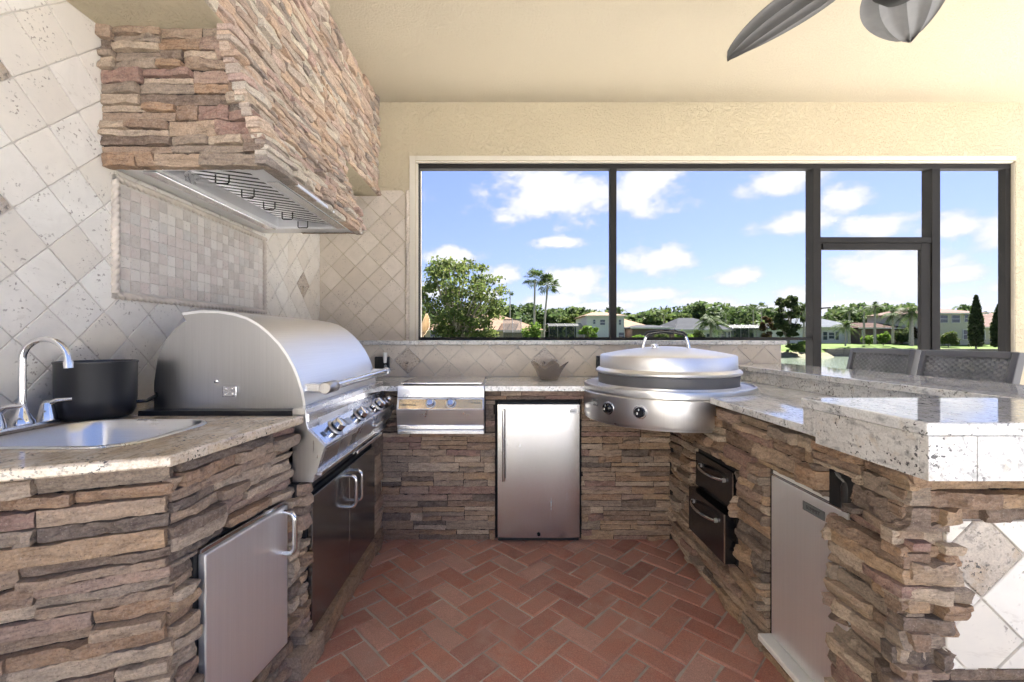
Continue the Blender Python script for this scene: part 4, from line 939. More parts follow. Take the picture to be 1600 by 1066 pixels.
# ------------------------------------------------------------------ main grill
gr = empty('gas_grill', (-1.05, (GY0 + GY1) / 2, ZC), 'large built-in stainless gas grill with closed rounded lid and front knobs', 'grill')
LY0, LY1 = 1.695, 2.62
lidp = [(-1.273, 1.352), (-1.20, 1.361), (-1.133, 1.360), (-1.07, 1.350), (-1.016, 1.334), (-.970, 1.308), (-.928, 1.274), (-.888, 1.232), (-.855, 1.186), (-.832, 1.145), (-.812, 1.098), (-.796, 1.045), (-.788, 1.005), (-.786, .985)]
backp = [(-1.395, .975), (-1.392, 1.08), (-1.378, 1.17), (-1.345, 1.243), (-1.31, 1.285), (-1.275, 1.315)]
# lid shell (open below), inner offset
def shell(prof, y0, y1, th):
    m = MB(); n_ = len(prof)
    inn = []
    for i, p in enumerate(prof):
        a, b = Vector(prof[max(i - 1, 0)]), Vector(prof[min(i + 1, n_ - 1)]); d = (b - a).normalized(); nr = Vector((d.y, -d.x)) ; inn.append((p[0] + nr.x * th, p[1] + nr.y * th))
    for pp in (prof, inn):
        for y in (y0, y1): m.v += [(p[0], y, p[1]) for p in pp]
    for i in range(n_ - 1):
        m.f += [(i, i + 1, n_ + i + 1, n_ + i), (2 * n_ + i, 3 * n_ + i, 3 * n_ + i + 1, 2 * n_ + i + 1), (i, 2 * n_ + i, 2 * n_ + i + 1, i + 1), (n_ + i, n_ + i + 1, 3 * n_ + i + 1, 3 * n_ + i)]
    m.f += [(0, n_, 3 * n_, 2 * n_), (n_ - 1, 3 * n_ - 1, 4 * n_ - 1, 2 * n_ - 1)]
    return m
pivot = (-1.105, 1.065)
gl = shell(lidp, LY0, LY1, .010).obj('lid', 'steel_lid', gr, True)
side = [pivot] + lidp[:]
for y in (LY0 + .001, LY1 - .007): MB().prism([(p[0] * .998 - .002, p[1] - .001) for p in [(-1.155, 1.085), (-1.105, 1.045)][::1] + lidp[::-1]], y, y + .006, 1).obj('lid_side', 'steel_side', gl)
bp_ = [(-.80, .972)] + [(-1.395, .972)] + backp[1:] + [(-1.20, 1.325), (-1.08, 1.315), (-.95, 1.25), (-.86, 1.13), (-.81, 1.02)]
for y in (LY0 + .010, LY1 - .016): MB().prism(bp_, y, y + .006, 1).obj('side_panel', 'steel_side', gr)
shell([(x, z) for x, z in backp] + [(-1.262, 1.33)], LY0 + .012, LY1 - .012, .006).obj('back_panel', 'steel_y', gr, True)
hg = box('hinge', -1.110, -1.055, LY0 - .008, LY0 - .0005, 1.020, 1.062, 'steel_bright', gr, bevel=.002)
for (x, z) in ((-1.095, 1.052), (-1.070, 1.052), (-1.098, 1.030), (-1.068, 1.030)): MB().lathe([(0, .004), (.0045, .003), (.005, 0)], 10).obj('bolt', 'chrome', hg, True, M=Matrix.Translation((x, LY0 - .008, z)) @ Matrix.Rotation(R(90), 4, 'X'))
MB().lathe([(0, .008), (.008, .006), (.010, 0)], 14).obj('rivet', 'chrome', gr, True, M=Matrix.Translation((-1.135, LY0 - .0005, 1.080)) @ Matrix.Rotation(R(90), 4, 'X'))
MB().box(GX0, -.80, GY0 + .02, GY1 - .02, .80, .972).obj('firebox', 'black_plastic', gr)
# control panel body, extruded along Y
PF = [(-.80, .984), (-.752, .984), (-.748, .930), (-.742, .905), (-.678, .842), (-.706, .752), (-.706, .742), (-.718, .735), (-.722, .706), (-.80, .706)]
MB().prism(PF, GY0, GY1, 1).obj('control_panel', 'steel_y', gr, bevel=.003)
MB().prism([(x - .001, z) for x, z in PF], GY0 - .004, GY0 - .0005, 1).obj('side_plate', 'steel_side', gr, bevel=.001)
def slope_y(p, q, i0, i1, th, y0, y1, name, mat, parent, bevel=.001):
    p, q = Vector(p), Vector(q); d = (q - p).normalized(); nr = Vector((d.y, -d.x)); nr = nr if nr.x > 0 else -nr
    a, b = p + d * i0, q - d * i1
    return MB().prism([tuple(a), tuple(b), tuple(b + nr * th), tuple(a + nr * th)], y0, y1, 1).obj(name, mat, parent, bevel=bevel)
slope_y(PF[3], PF[4], .004, .006, .002, GY0 + .012, GY1 - .012, 'knob_strip', 'steel_bright', gr)
slope_y(PF[1], PF[2], .022, .002, .004, GY0 + .01, (GY0 + GY1) / 2 - .01, 'heat_shield', 'steel_bright', gr); slope_y(PF[1], PF[2], .022, .002, .004, (GY0 + GY1) / 2, GY1 - .02, 'heat_shield', 'steel_bright', gr)
slope_y(PF[4], PF[5], .012, .014, .0015, GY0 + .012, GY1 - .012, 'valve_cover', 'steel_y', gr)
box('drip_tray_lip', -.722, -.694, GY0 + .004, GY1 - .004, .728, .744, 'steel_bright', gr, bevel=.003)
box('drip_tray_pull', -.724, -.690, 2.02, 2.42, .704, .722, 'steel_bright', gr, bevel=.003)
p_, q_ = Vector(PF[3]), Vector(PF[4]); dd = (q_ - p_).normalized(); nr = Vector((-dd.y, dd.x)); nr = nr if nr.x > 0 else -nr; md = (p_ + q_) / 2
for yk in (1.80, 2.10, 2.40): knob('knob', (md.x, yk, md.y), (nr.x, 0, nr.y), .027, gr, ln=.03)
for yk in (2.15, 2.45): knob('small_knob', (md.x + .018, yk + .07, md.y + .010), (nr.x, 0, nr.y), .014, gr, ln=.02)
for yk in (1.945, 2.25): slope_y(md - dd * .017, md + dd * .017, 0, 0, .006, yk - .022, yk + .022, 'igniter', 'badge_silver', gr)
slope_y(md - dd * .012, md + dd * .012, 0, 0, .004, 1.668, 1.692, 'switch', 'black_gloss', gr)
nm_ = (Vector(PF[4]) + Vector(PF[5])) / 2
box('valve_pull', -.694, -.664, 2.235, 2.335, .790, .800, 'steel_bright', gr, bevel=.003)
# lid handle
HXc, HZc = -.712, 1.052
MB().tube([(HXc, 1.775, HZc), (HXc, 2.58, HZc)], .0165, 18).obj('handle', 'steel_bright', gl, True)
for (y0, y1) in ((1.70, 1.80), (2.562, 2.60)):
    hb = MB().tube([(HXc, y0, HZc), (HXc, y0 + .004, HZc), (HXc, y1 - .004, HZc), (HXc, y1, HZc)], [.021, .024, .024, .021], 20).obj('handle_end', 'steel_side', gl, True)
    box('handle_mount', -.800, HXc - .012, y0 + .012, y1 - .010, HZc - .016, HZc + .016, 'steel_y', hb, bevel=.004)
# doors below the grill
gd = empty('cabinet_doors', (-.77, 2.07, .1), 'pair of stainless cabinet doors with painted dark reflections below the grill', 'cabinet doors')
GDX = -.760; Q0, Q1, QZ0, QZ1 = 1.672, 2.475, .105, .632
box('frame', GDX - .05, GDX - .010, Q0 - .012, Q1 + .012, QZ0 - .01, QZ1 + .012, 'dark_gap', gd)
for (a, b, hy) in ((Q0, (Q0 + Q1) / 2 - .002, (Q0 + Q1) / 2 - .040), ((Q0 + Q1) / 2 + .002, Q1, (Q0 + Q1) / 2 + .042)):
    d_ = box('door', GDX - .010, GDX + .012, a, b, QZ0, QZ1, 'steel_dark_reflect', gd, bevel=.003)
    dhandle('handle', frame((GDX + .012, 0, 0), (0, 1, 0), (1, 0, 0)), hy, .452, .600, .045, .0085, 'steel_bright', d_)
# surround of the grill cabinet
gs = empty('grill_plinth', (-1.0, 2.1, 0), 'mortared stone plinth carrying the gas grill', 'plinth')
box('core', -1.55, GDX - .052, 1.58, 2.66, 0, .78, 'mortar', gs)
box('filler', GDX - .0515, GDX - .02, 1.60, GY1, .648, .704, 'black_plastic', gs)
rng = np.random.default_rng(91)
z = 0
while z < .70:
    h = rng.uniform(.05, .17); put_stone(gs, frame((GDX - .02, 2.665, z), (0, -1, 0), (1, 0, 0)), rng, .165, min(h, .7 - z), .028, 'ledge_stone', .7, .6); z += h
z = 0
while z < .69:
    h = rng.uniform(.025, .055); put_stone(gs, frame((GDX - .03, 1.668, z), (0, -1, 0), (1, 0, 0)), rng, rng.uniform(.035, .07), min(h, .7 - z), rng.uniform(.02, .05), 'ledge_stone', 1.2, 1.3); z += h
y = 2.64
while y > 1.56:
    l_ = rng.uniform(.18, .34); put_stone(gs, frame((GDX - .01, y, 0), (0, -1, 0), (1, 0, 0)), rng, min(l_, y - 1.56), .088, .045, 'ledge_stone', .8, .7); y -= l_
# ------------------------------------------------------------------ bar chairs
def chair(X, Yc, label):
    c = empty('bar_chair', (X - .25, Yc, 0), label, 'chair', 'woven bar chairs behind the bar')
    hw_, tz, bz = .240, 1.178, .72
    def bk(z): return X + (z - .72) * .24 - .07
    fr_ = MB()
    for s_ in (-1, 1):
        MB().prism([(bk(bz) - .02, bz), (bk(bz) + .025, bz), (bk(tz) + .018, tz), (bk(tz) - .022, tz)], Yc + s_ * hw_ - .016, Yc + s_ * hw_ + .016, 1).obj('back_post', 'charcoal', c, bevel=.004)
    MB().prism([(bk(tz - .034) - .022, tz - .034), (bk(tz - .034) + .018, tz - .034), (bk(tz) + .016, tz + .002), (bk(tz) - .024, tz + .002)], Yc - hw_ + .0165, Yc + hw_ - .0165, 1).obj('top_rail', 'charcoal', c, bevel=.004)
    MB().prism([(bk(bz + .02) - .02, bz + .02), (bk(bz + .02) + .018, bz + .02), (bk(bz + .05) + .016, bz + .05), (bk(bz + .05) - .022, bz + .05)], Yc - hw_ + .0165, Yc + hw_ - .0165, 1).obj('bottom_rail', 'charcoal', c, bevel=.004)
    y0, y1, z0, z1 = Yc - hw_ + .017, Yc + hw_ - .017, bz + .05, tz - .034
    wv = MB(); ny, nz = 24, 27
    for j in range(nz):
        z = z0 + (z1 - z0) * (j + .5) / nz; hh = (z1 - z0) / nz * .46; vs = []
        for i in range(ny * 2 + 1):
            y = y0 + (y1 - y0) * i / (ny * 2); o_ = .006 * math.cos(math.pi * (i + (j % 2) * 2) / 2)
            for dz in (-hh, hh): vs.append((bk(z) + o_ - .002, y, z + dz))
        wv.add(vs, [(2 * i, 2 * i + 2, 2 * i + 3, 2 * i + 1) for i in range(ny * 2)])
    for i in range(ny + 1):
        y = y0 + (y1 - y0) * i / ny
        wv.add([(bk(z0), y - .0075, z0), (bk(z0), y + .0075, z0), (bk(z1), y + .0075, z1), (bk(z1), y - .0075, z1)], [(0, 1, 2, 3)])
    wv.obj('woven_back', 'wicker', c, kind='stuff')
    box('seat', X - .46, X + .0, Yc - hw_ + .01, Yc + hw_ - .01, .70, .735, 'wicker', c, bevel=.01)
    for (lx, s_) in ((X - .43, -1), (X - .43, 1), (X + .0, -1), (X + .0, 1)):
        MB().prism([(lx - .018, 0), (lx + .018, 0), (lx + .02, .70), (lx - .02, .70)], Yc + s_ * hw_ - .016, Yc + s_ * hw_ + .016, 1).obj('leg', 'charcoal', c, bevel=.003)
    box('foot_rail', X - .43, X - .40, Yc - hw_ + .017, Yc + hw_ - .017, .28, .31, 'charcoal', c, bevel=.003)
    for s_ in (-1, 1): box('arm', X - .42, X + .02, Yc + s_ * hw_ - .02, Yc + s_ * hw_ + .02, .92, .945, 'charcoal', c, bevel=.006)
chair(2.60, 2.985, 'charcoal woven bar chair farther along the bar, near the screen door'); chair(2.60, 2.435, 'charcoal woven bar chair with wide back, closer one at the bar')
# ------------------------------------------------------------------ ceiling fan
FH = Vector((1.50, 1.62)); FZc = 2.80
fan = empty('ceiling_fan', (FH.x, FH.y, ZCEIL), 'ceiling fan with dark ribbed palm leaf blades', 'ceiling fan')
MB().tube([(FH.x, FH.y, ZCEIL - .001), (FH.x, FH.y, FZc + .05)], .014, 12).obj('down_rod', 'bronze', fan, True)
MB().lathe([(0, ZCEIL - .001), (.075, ZCEIL - .001), (.07, ZCEIL - .03), (.03, ZCEIL - .07), (.014, ZCEIL - .075)], 28, tuple(FH)).obj('canopy', 'bronze', fan, True)
MB().lathe([(.014, FZc + .10), (.06, FZc + .09), (.11, FZc + .05), (.115, FZc - .03), (.09, FZc - .07), (.085, FZc - .22), (.05, FZc - .26), (0, FZc - .27)], 36, tuple(FH)).obj('motor', 'bronze', fan, True)
t1 = Vector(PX(1145, 94, (2.70 - EYE) * F / (CY - 94))) ; a0 = math.atan2(t1.y - FH.y, t1.x - FH.x)
for k in range(5):
    a = a0 - 2 * math.pi * k / 5; L_, Wb = .56, .155; m = MB(); nu, nv = 16, 28
    pitch = R(-7)
    for th in (0, .004):
        for i in range(nu + 1):
            t = i / nu; wd_ = Wb * (math.sin(math.pi * min(1, (t * .93 + .07)) ** .8) ** .62) if t < 1 else .004
            for j in range(nv + 1):
                s_ = j / nv * 2 - 1; zz = .020 * abs(math.sin(s_ * 3.5 * math.pi / 2)) * (1 - .4 * t) - .03 * t * t + .010 * abs(s_)
                y_ = s_ * wd_; m.v.append((.16 + L_ * t, y_ * math.cos(pitch) - zz * math.sin(pitch), y_ * math.sin(pitch) + zz * math.cos(pitch) + th))
    s2 = (nu + 1) * (nv + 1)
    for i in range(nu):
        for j in range(nv):
            p = i * (nv + 1) + j; m.f += [(p, p + 1, p + nv + 2, p + nv + 1), (s2 + p, s2 + p + nv + 1, s2 + p + nv + 2, s2 + p + 1)]
    Mb = Matrix.Translation((FH.x, FH.y, FZc - .06)) @ Matrix.Rotation(a, 4, 'Z')
    b_ = m.obj('blade', 'fan_blade', fan, True, M=Mb)
    MB().box(.08, .20, -.018, .018, -.004, .008).obj('blade_arm', 'bronze', b_, M=Mb, bevel=.003)
# ------------------------------------------------------------------ outside: ground, water
ZWAT = -1.5
def gh(x, y):
    if y < 13: return -.12
    if y < 19: return -.12 + (y - 13) / 6 * -1.9
    if y < 62: return -2.0
    if y < 66: return -2.0 + (y - 62) / 4 * (1.60 if x < 49 else .25)
    if x >= 49 and y < 66.6: return -1.75 + (y - 66) / .6 * 1.36
    b = -.38
    return b + min(1, (y - 66.3) / 16) * .75
gm = MB(); xs = list(np.linspace(-260, 330, 60)) + [48.8, 49.2]; xs.sort(); ys_ = [4.12, 8, 13, 14.5, 16, 17.5, 19, 30, 45, 62, 63, 64, 65, 66, 66.6, 67.5, 69, 72, 76, 80, 84, 90, 110, 150, 260, 600, 1500]
for y in ys_:
    for x in xs:
        k = 1 if y < 200 else 4
        gm.v.append((x * k, y, gh(x, y) + (.12 * math.sin(x * .21 + y * .3) if 62 < y < 66 else 0)))
nx = len(xs)
gm.f = [(j * nx + i, j * nx + i + 1, (j + 1) * nx + i + 1, (j + 1) * nx + i) for j in range(len(ys_) - 1) for i in range(nx - 1)]
gm.obj('lawn', 'grass', None, True, kind='structure')
bk_ = MB()
for i, x in enumerate(np.linspace(-200, 48.9, 80)):
    for (y, dz) in ((63.2, .02), (64.2, .03), (65.3 + .5 * math.sin(x * .5), .035)): bk_.v.append((x, y, gh(x, y) + .12 * math.sin(x * .21 + y * .3) + dz))
bk_.f = [(i * 3 + j, i * 3 + 3 + j, i * 3 + 4 + j, i * 3 + 1 + j) for i in range(79) for j in range(2)]
bk_.obj('shore', 'bank', None, True, kind='structure')
MB().add([(-400, 12, ZWAT), (600, 12, ZWAT), (600, 65.2, ZWAT), (-400, 65.2, ZWAT)], [(0, 1, 2, 3)]).obj('lake', 'water', kind='structure')
rw = empty('retaining_wall', (60, 66, ZWAT), 'low brown block retaining wall along the far lake shore', 'wall')
rr = random.Random(4)
for row in range(3):
    x = 49 + rr.uniform(0, .5)
    while x < 118:
        l_ = rr.uniform(1.1, 1.9); box('block', x, x + l_ - .04, 65.6 + rr.uniform(-.05, .05), 66.2, -1.62 + row * .43, -1.62 + row * .43 + .41, 'wall_block', rw); x += l_
# ------------------------------------------------------------------ houses
def house(name, px0, px1, py_eave, py_ridge, Y, wall, roof, label, depth=14, base=None, ridge=(.3, .7), wins=(), over=.5, cat='house', parent=None):
    x0, x1 = (px0 - CX) / F * Y, (px1 - CX) / F * Y; ze = EYE + (CY - py_eave) / F * Y; zr = EYE + (CY - py_ridge) / F * Y
    zb_ = base if base is not None else gh(x0, Y) - .3
    h = parent or empty(name, ((x0 + x1) / 2, Y, zb_), label, cat)
    box('wall', x0 + over, x1 - over, Y, Y + depth, zb_, ze, wall, h)
    ra, rb_ = x0 + (x1 - x0) * ridge[0], x0 + (x1 - x0) * ridge[1]; yr = Y + depth / 2
    MB().add([(x0, Y - over, ze - .05), (x1, Y - over, ze - .05), (x1, Y + depth + over, ze - .05), (x0, Y + depth + over, ze - .05), (x0, Y - over, ze + .12), (x1, Y - over, ze + .12), (x1, Y + depth + over, ze + .12), (x0, Y + depth + over, ze + .12), (ra, yr, zr), (rb_, yr, zr)],
             [(0, 3, 2, 1), (0, 1, 5, 4), (1, 2, 6, 5), (2, 3, 7, 6), (3, 0, 4, 7), (4, 5, 9, 8), (5, 6, 9), (6, 7, 8, 9), (7, 4, 8)]).obj('roof', roof, h)
    box('fascia', x0 - .02, x1 + .02, Y - over - .06, Y - over - .002, ze - .10, ze + .10, 'wall_cream', h)
    for (a, b, c, d) in wins:
        wx0, wx1 = (a - CX) / F * Y, (c - CX) / F * Y; z1_, z0_ = EYE + (CY - b) / F * Y, EYE + (CY - d) / F * Y
        wn = MB(); t = .09
        wn.box(wx0, wx0 + t, Y - .09, Y - .002, z0_, z1_); wn.box(wx1 - t, wx1, Y - .09, Y - .002, z0_, z1_); wn.box(wx0 + t, wx1 - t, Y - .09, Y - .002, z1_ - t, z1_); wn.box(wx0 + t, wx1 - t, Y - .09, Y - .002, z0_, z0_ + t); wn.box(wx0 + t, wx1 - t, Y - .08, Y - .002, (z0_ + z1_) / 2 - .04, (z0_ + z1_) / 2 + .04)
        o = wn.obj('window', 'wall_white', h); box('pane', wx0 + t, wx1 - t, Y - .04, Y - .004, z0_ + t, z1_ - t, 'window_glass', o)
    return h
def cage(px0, px1, py_eave, py_top, Y, label, depth=7, nbay=5, dense='screen_dense'):
    x0, x1 = (px0 - CX) / F * Y, (px1 - CX) / F * Y; ze = EYE + (CY - py_eave) / F * Y; zr = EYE + (CY - py_top) / F * Y; zb_ = gh(x0, Y) - .2
    c = empty('pool_cage', ((x0 + x1) / 2, Y, zb_), label, 'screen enclosure')
    b = .06
    for i in range(nbay + 1):
        x = x0 + (x1 - x0) * i / nbay
        box('post', x - b, x + b, Y - b, Y + b, zb_, ze, 'bronze_light', c)
        MB().tube([(x, Y, ze), (x, Y + depth * .35, zr), (x, Y + depth, zr)], .06, 6).obj('rafter', 'bronze_light', c)
    for (yy, zz) in ((Y, ze), (Y + depth * .35, zr), (Y, (ze + zb_) / 2 - .4)): box('beam', x0, x1, yy - .05, yy + .05, zz - .05, zz + .05, 'bronze_light', c)
    MB().add([(x0, Y, zb_), (x1, Y, zb_), (x1, Y, ze), (x0, Y, ze), (x0, Y + depth * .35, zr), (x1, Y + depth * .35, zr), (x0, Y + depth, zr), (x1, Y + depth, zr)], [(0, 1, 2, 3), (3, 2, 5, 4), (4, 5, 7, 6)]).obj('screen', dense, c)
    return c
house('house', 660, 852, 517, 488, 78, 'wall_pink', 'roof_tan', 'single storey house with tan roof behind the big oak tree', 15, ridge=(.2, .62), wins=((672, 515, 688, 527), (720, 515, 740, 535)))
cage(787, 815, 520, 498, 74, 'small dark pool cage beside the tan roofed house', nbay=2)
cage(858, 911, 510, 505, 80, 'dark pool cage with pale ridge bars left of the two storey white house', nbay=4)
h2 = house('house', 913, 979, 494, 485, 80, 'wall_white', 'roof_tan', 'two storey white house with tan hip roof behind the window post', 12, ridge=(.34, .66), wins=((926, 499, 931, 507), (937, 499, 946, 508.5), (950, 499, 955, 508.5), (966, 499, 971, 508.5), (966, 519, 976, 531)), over=.45)
house('house', 966, 1018, 512, 494, 84, 'wall_cream', 'roof_tan', 'lower wing with tan roof beside the two storey white house', 14, ridge=(.02, .35))
house('house', 984, 1052, 513, 507, 79, 'wall_brown', 'roof_grey', 'low dark porch with flat grey roof right of the two storey house', 8, ridge=(.3, .7))
house('house', 1053, 1147, 516, 494, 79, 'wall_white', 'roof_grey', 'white house with dark grey hip roof behind the round griddle', 15, ridge=(.35, .62), wins=((1103, 521, 1111, 533), (1120.5, 518, 1124.5, 532), (1126, 518, 1135, 532), (1137, 518, 1141, 532)))
cage(1145, 1195, 513, 507, 78, 'dark pool cage attached to the grey roofed white house', nbay=4)
house('house', 1240, 1345, 512, 495, 82, 'wall_white', 'roof_blue', 'white house with pale blue grey roof seen through the screen door', 14, ridge=(.2, .8), wins=((1285, 518, 1293, 532), (1294, 519, 1304, 530), (1304.5, 518, 1311, 532)))
house('house', 1338, 1446, 513, 503, 80, 'wall_brown', 'roof_brown', 'low brown roofed house behind the palms in the screen door', 10, ridge=(.15, .6), wins=((1346, 516, 1351, 526),))
h6 = house('house', 1440, 1540, 490, 477, 76, 'wall_tan', 'roof_tile', 'two storey tan house with brown tile roof and white framed windows', 12, ridge=(.3, .62), wins=((1468, 492, 1481, 505), (1486, 492, 1500, 505), (1506, 491, 1522, 504), (1504, 515, 1518, 531), (1531, 516, 1539, 531)))
house('house', 1524, 1640, 512, 486, 79, 'wall_tan', 'roof_tile', 'lower tan wing with steep brown tile roof between two cypresses', 12, ridge=(.1, .9), wins=((1545, 517, 1552, 531),))
# ------------------------------------------------------------------ plants
def leaf_mesh(pts, size, rng, jit=.35, asp=1.7):
    n_ = len(pts); pts = np.array(pts)
    d = rng.normal(size=(n_, 3)); d /= np.linalg.norm(d, axis=1)[:, None]; e_ = rng.normal(size=(n_, 3)); e_ -= (e_ * d).sum(1)[:, None] * d; e_ /= np.linalg.norm(e_, axis=1)[:, None]
    s_ = size * rng.uniform(1 - jit, 1 + jit, n_)[:, None]
    V = np.stack([pts - d * s_ * asp * .5, pts + e_ * s_ * .5, pts + d * s_ * asp * .5, pts - e_ * s_ * .5], 1).reshape(-1, 3)
    m = MB(); m.v = [tuple(p) for p in V.tolist()]; m.f = [(4 * i, 4 * i + 1, 4 * i + 2, 4 * i + 3) for i in range(n_)]; return m
def blob_pts(rng, c, r, n_, shell_=.55):
    d = rng.normal(size=(n_, 3)); d /= np.linalg.norm(d, axis=1)[:, None]
    rr_ = (shell_ + (1 - shell_) * rng.random(n_)) ; return np.array(c) + d * rr_[:, None] * np.array(r)
def fast_leaf(m, name, mat, parent):
    me = bpy.data.meshes.new(name); me.from_pydata(m.v, [], m.f); me.materials.append(MATS[mat]); o = bpy.data.objects.new(name, me); return link(o, parent)
def tree(name, px, py_base, px_half, py_top, Y, leafmat, label, n=3200, size=.35, clumps=16, seed=0, trunk='bark', lift=.3, cat='tree', group=None, shape='round'):
    rng = np.random.default_rng(seed); X, _, zb_ = PX(px, py_base, Y); zt_ = EYE + (CY - py_top) / F * Y; hw_ = px_half / F * Y; H = zt_ - zb_
    t = empty(name, (X, Y, zb_), label, cat, group); zc_ = zb_ + H * (lift + (1 - lift) / 2); rz = H * (1 - lift) / 2
    tr = MB(); tr.tube([(X, Y, zb_), (X + rng.normal(0, .15), Y, zb_ + H * lift), (X + rng.normal(0, .3), Y, zb_ + H * .75)], [.028 * H, .02 * H, .006 * H], 7)
    P = []; per = n // clumps
    for k in range(clumps):
        a = rng.uniform(0, 6.283); v = rng.uniform(-1, 1); rad = math.sqrt(rng.uniform(.1, 1)) * (math.sqrt(max(0, 1 - v * v * .85)) if shape == 'round' else (1 - v) / 2 + .05)
        c = (X + hw_ * rad * math.cos(a) * .82, Y + hw_ * rad * math.sin(a) * .7, zc_ + rz * v * .86); s_ = rng.uniform(.22, .40) * (1 if clumps < 40 else .62)
        P.append(blob_pts(rng, c, (hw_ * s_, hw_ * s_, min(rz, hw_) * s_ * .8), per, .3))
        if k % 2 == 0: tr.tube([(X, Y, zb_ + H * lift * .8), ((X + c[0]) / 2, (Y + c[1]) / 2, (zb_ + H * lift + c[2]) / 2), c], [.012 * H, .008 * H, .003 * H], 5)
    tr.obj('trunk', trunk, t, True); fast_leaf(leaf_mesh(np.concatenate(P), size, rng), 'crown', leafmat, t); return t
def frond_palm(name, px, py_base, py_crown, Y, label, fr_len=2.6, n=22, seed=0, bend=0., r=.16, group=None, fan_=False, droop=1., leaf='leaf_palm', top_px=None):
    rng = np.random.default_rng(seed); X, _, zb_ = PX(px, py_base, Y); zc_ = EYE + (CY - py_crown) / F * Y; Xt = (top_px - CX) / F * Y if top_px else X
    t = empty(name, (X, Y, zb_), label, 'palm tree', group)
    pts = [(X + (Xt - X) * (k / 8) ** 1.4, Y, zb_ + (zc_ - zb_) * k / 8) for k in range(9)]
    MB().tube(pts, [r * (1.25 - .45 * k / 8) for k in range(9)], 8).obj('trunk', 'palm_bark', t, True)
    C = Vector(pts[-1]); m = MB()
    for k in range(n):
        az = 6.283 * k / n * 2.618 + rng.normal(0, .2); el = rng.uniform(-.75, 1.25) if not fan_ else rng.uniform(-.6, 1.35)
        d = Vector((math.cos(az) * math.cos(el), math.sin(az) * math.cos(el), math.sin(el))); L_ = fr_len * rng.uniform(.8, 1.1)
        side = d.cross(Vector((0, 0, 1))).normalized(); up_ = side.cross(d)
        if fan_:
            stem = C + d * L_ * .42; m.add([C, stem, stem + side * .05], [(0, 1, 2)])
            for q_ in range(13):
                a = (q_ / 12 - .5) * 3.6; dir_ = (d * math.cos(a) + side * math.sin(a)); l2 = L_ * .62 * (1 - .25 * abs(a) / 1.8)
                tip = stem + dir_ * l2 - Vector((0, 0, .22 * l2 * droop)); m.add([stem + dir_ * l2 * .1, stem + dir_ * l2 * .55 + side * .10 * math.cos(a) * L_ / 2 + up_ * .05, tip, stem + dir_ * l2 * .55 - side * .10 * math.cos(a) * L_ / 2], [(0, 1, 2, 3)])
        else:
            prev = C
            for q_ in range(1, 11):
                t_ = q_ / 10; p = C + d * L_ * t_ - Vector((0, 0, droop * .55 * L_ * t_ * t_)); ax = (p - prev).normalized()
                m.add([prev, prev + Vector((0, 0, .04)), p], [(0, 1, 2)])
                ll = L_ * .30 * (math.sin(math.pi * (t_ * .85 + .12)) + .15)
                for sg in (-1, 1):
                    for h_ in (0, .5):
                        b = prev.lerp(p, h_); tip = b + side * sg * ll * .8 + ax * ll * .45 - Vector((0, 0, ll * .45 * droop)); m.add([b, b + ax * .10 * L_ / 2.6, tip], [(0, 1, 2)])
                prev = p
    fast_leaf(m, 'crown', leaf, t); return t
def bush(name, px, py_base, px_half, py_top, Y, leafmat, label, n=900, size=.22, seed=0, group=None, cat='shrub'):
    rng = np.random.default_rng(seed); X, _, zb_ = PX(px, py_base, Y); zt_ = EYE + (CY - py_top) / F * Y; hw_ = px_half / F * Y; H = zt_ - zb_
    t = empty(name, (X, Y, zb_), label, cat, group); P = []
    for k in range(7):
        a = rng.uniform(0, 6.283); c = (X + hw_ * .6 * math.cos(a) * rng.random(), Y + hw_ * .5 * math.sin(a), zb_ + H * rng.uniform(.3, .7)); P.append(blob_pts(rng, c, (hw_ * .5, hw_ * .5, H * .32), n // 7, .35))
    MB().tube([(X, Y, zb_ - .2), (X, Y, zb_ + H * .5)], [.08, .03], 5).obj('stem', 'bark', t, True)
    fast_leaf(leaf_mesh(np.concatenate(P), size, rng), 'crown', leafmat, t); return t
def cypress(px, py_base, py_top, px_half, Y, label, seed):
    rng = np.random.default_rng(seed); X, _, zb_ = PX(px, py_base, Y); zt_ = EYE + (CY - py_top) / F * Y; hw_ = px_half / F * Y; H = zt_ - zb_
    t = empty('cypress_tree', (X, Y, zb_), label, 'tree', 'slim cypress trees'); n = 3600
    u = rng.random(n) ** .8; a = rng.uniform(0, 6.283, n); r_ = hw_ * np.minimum(1, (1 - u) * 1.9) ** .75 * rng.uniform(.45, 1.3, n)
    P = np.stack([X + r_ * np.cos(a), Y + r_ * np.sin(a), zb_ + .15 + u * (H - .15)], 1)
    MB().tube([(X, Y, zb_ - .2), (X, Y, zt_ - .4)], [.12, .02], 6).obj('trunk', 'bark', t, True)
    fast_leaf(leaf_mesh(P, .27, rng), 'crown', 'leaf_dark', t)
tree('oak_tree', 714, 548, 92, 400, 58, 'leaf_oak', 'big spreading oak tree filling the left end of the view', 10500, .27, 120, 11, lift=.10)
frond_palm('fan_palm', 834, 541, 436, 70, 'taller of the two slim fan palms between the tan roof and the pool cage', 2.3, 40, 1, r=.16, fan_=True, group='tall fan palms', top_px=836)
frond_palm('fan_palm', 849, 541, 446, 70, 'slightly shorter leaning fan palm of the tall pair', 2.3, 40, 2, r=.16, fan_=True, group='tall fan palms', top_px=856)
frond_palm('fan_palm', 797, 520, 458, 120, 'small distant fan palm just right of the oak tree', 1.3, 20, 3, r=.16, fan_=True)
frond_palm('palm_tree', 1111, 536, 500, 72, 'bushy palm in front of the grey roofed white house', 3.0, 40, 4, r=.22, droop=1.25)
frond_palm('fan_palm', 1134, 520, 490, 105, 'fan palm rising behind the grey roofed white house', 2.4, 30, 5, fan_=True)
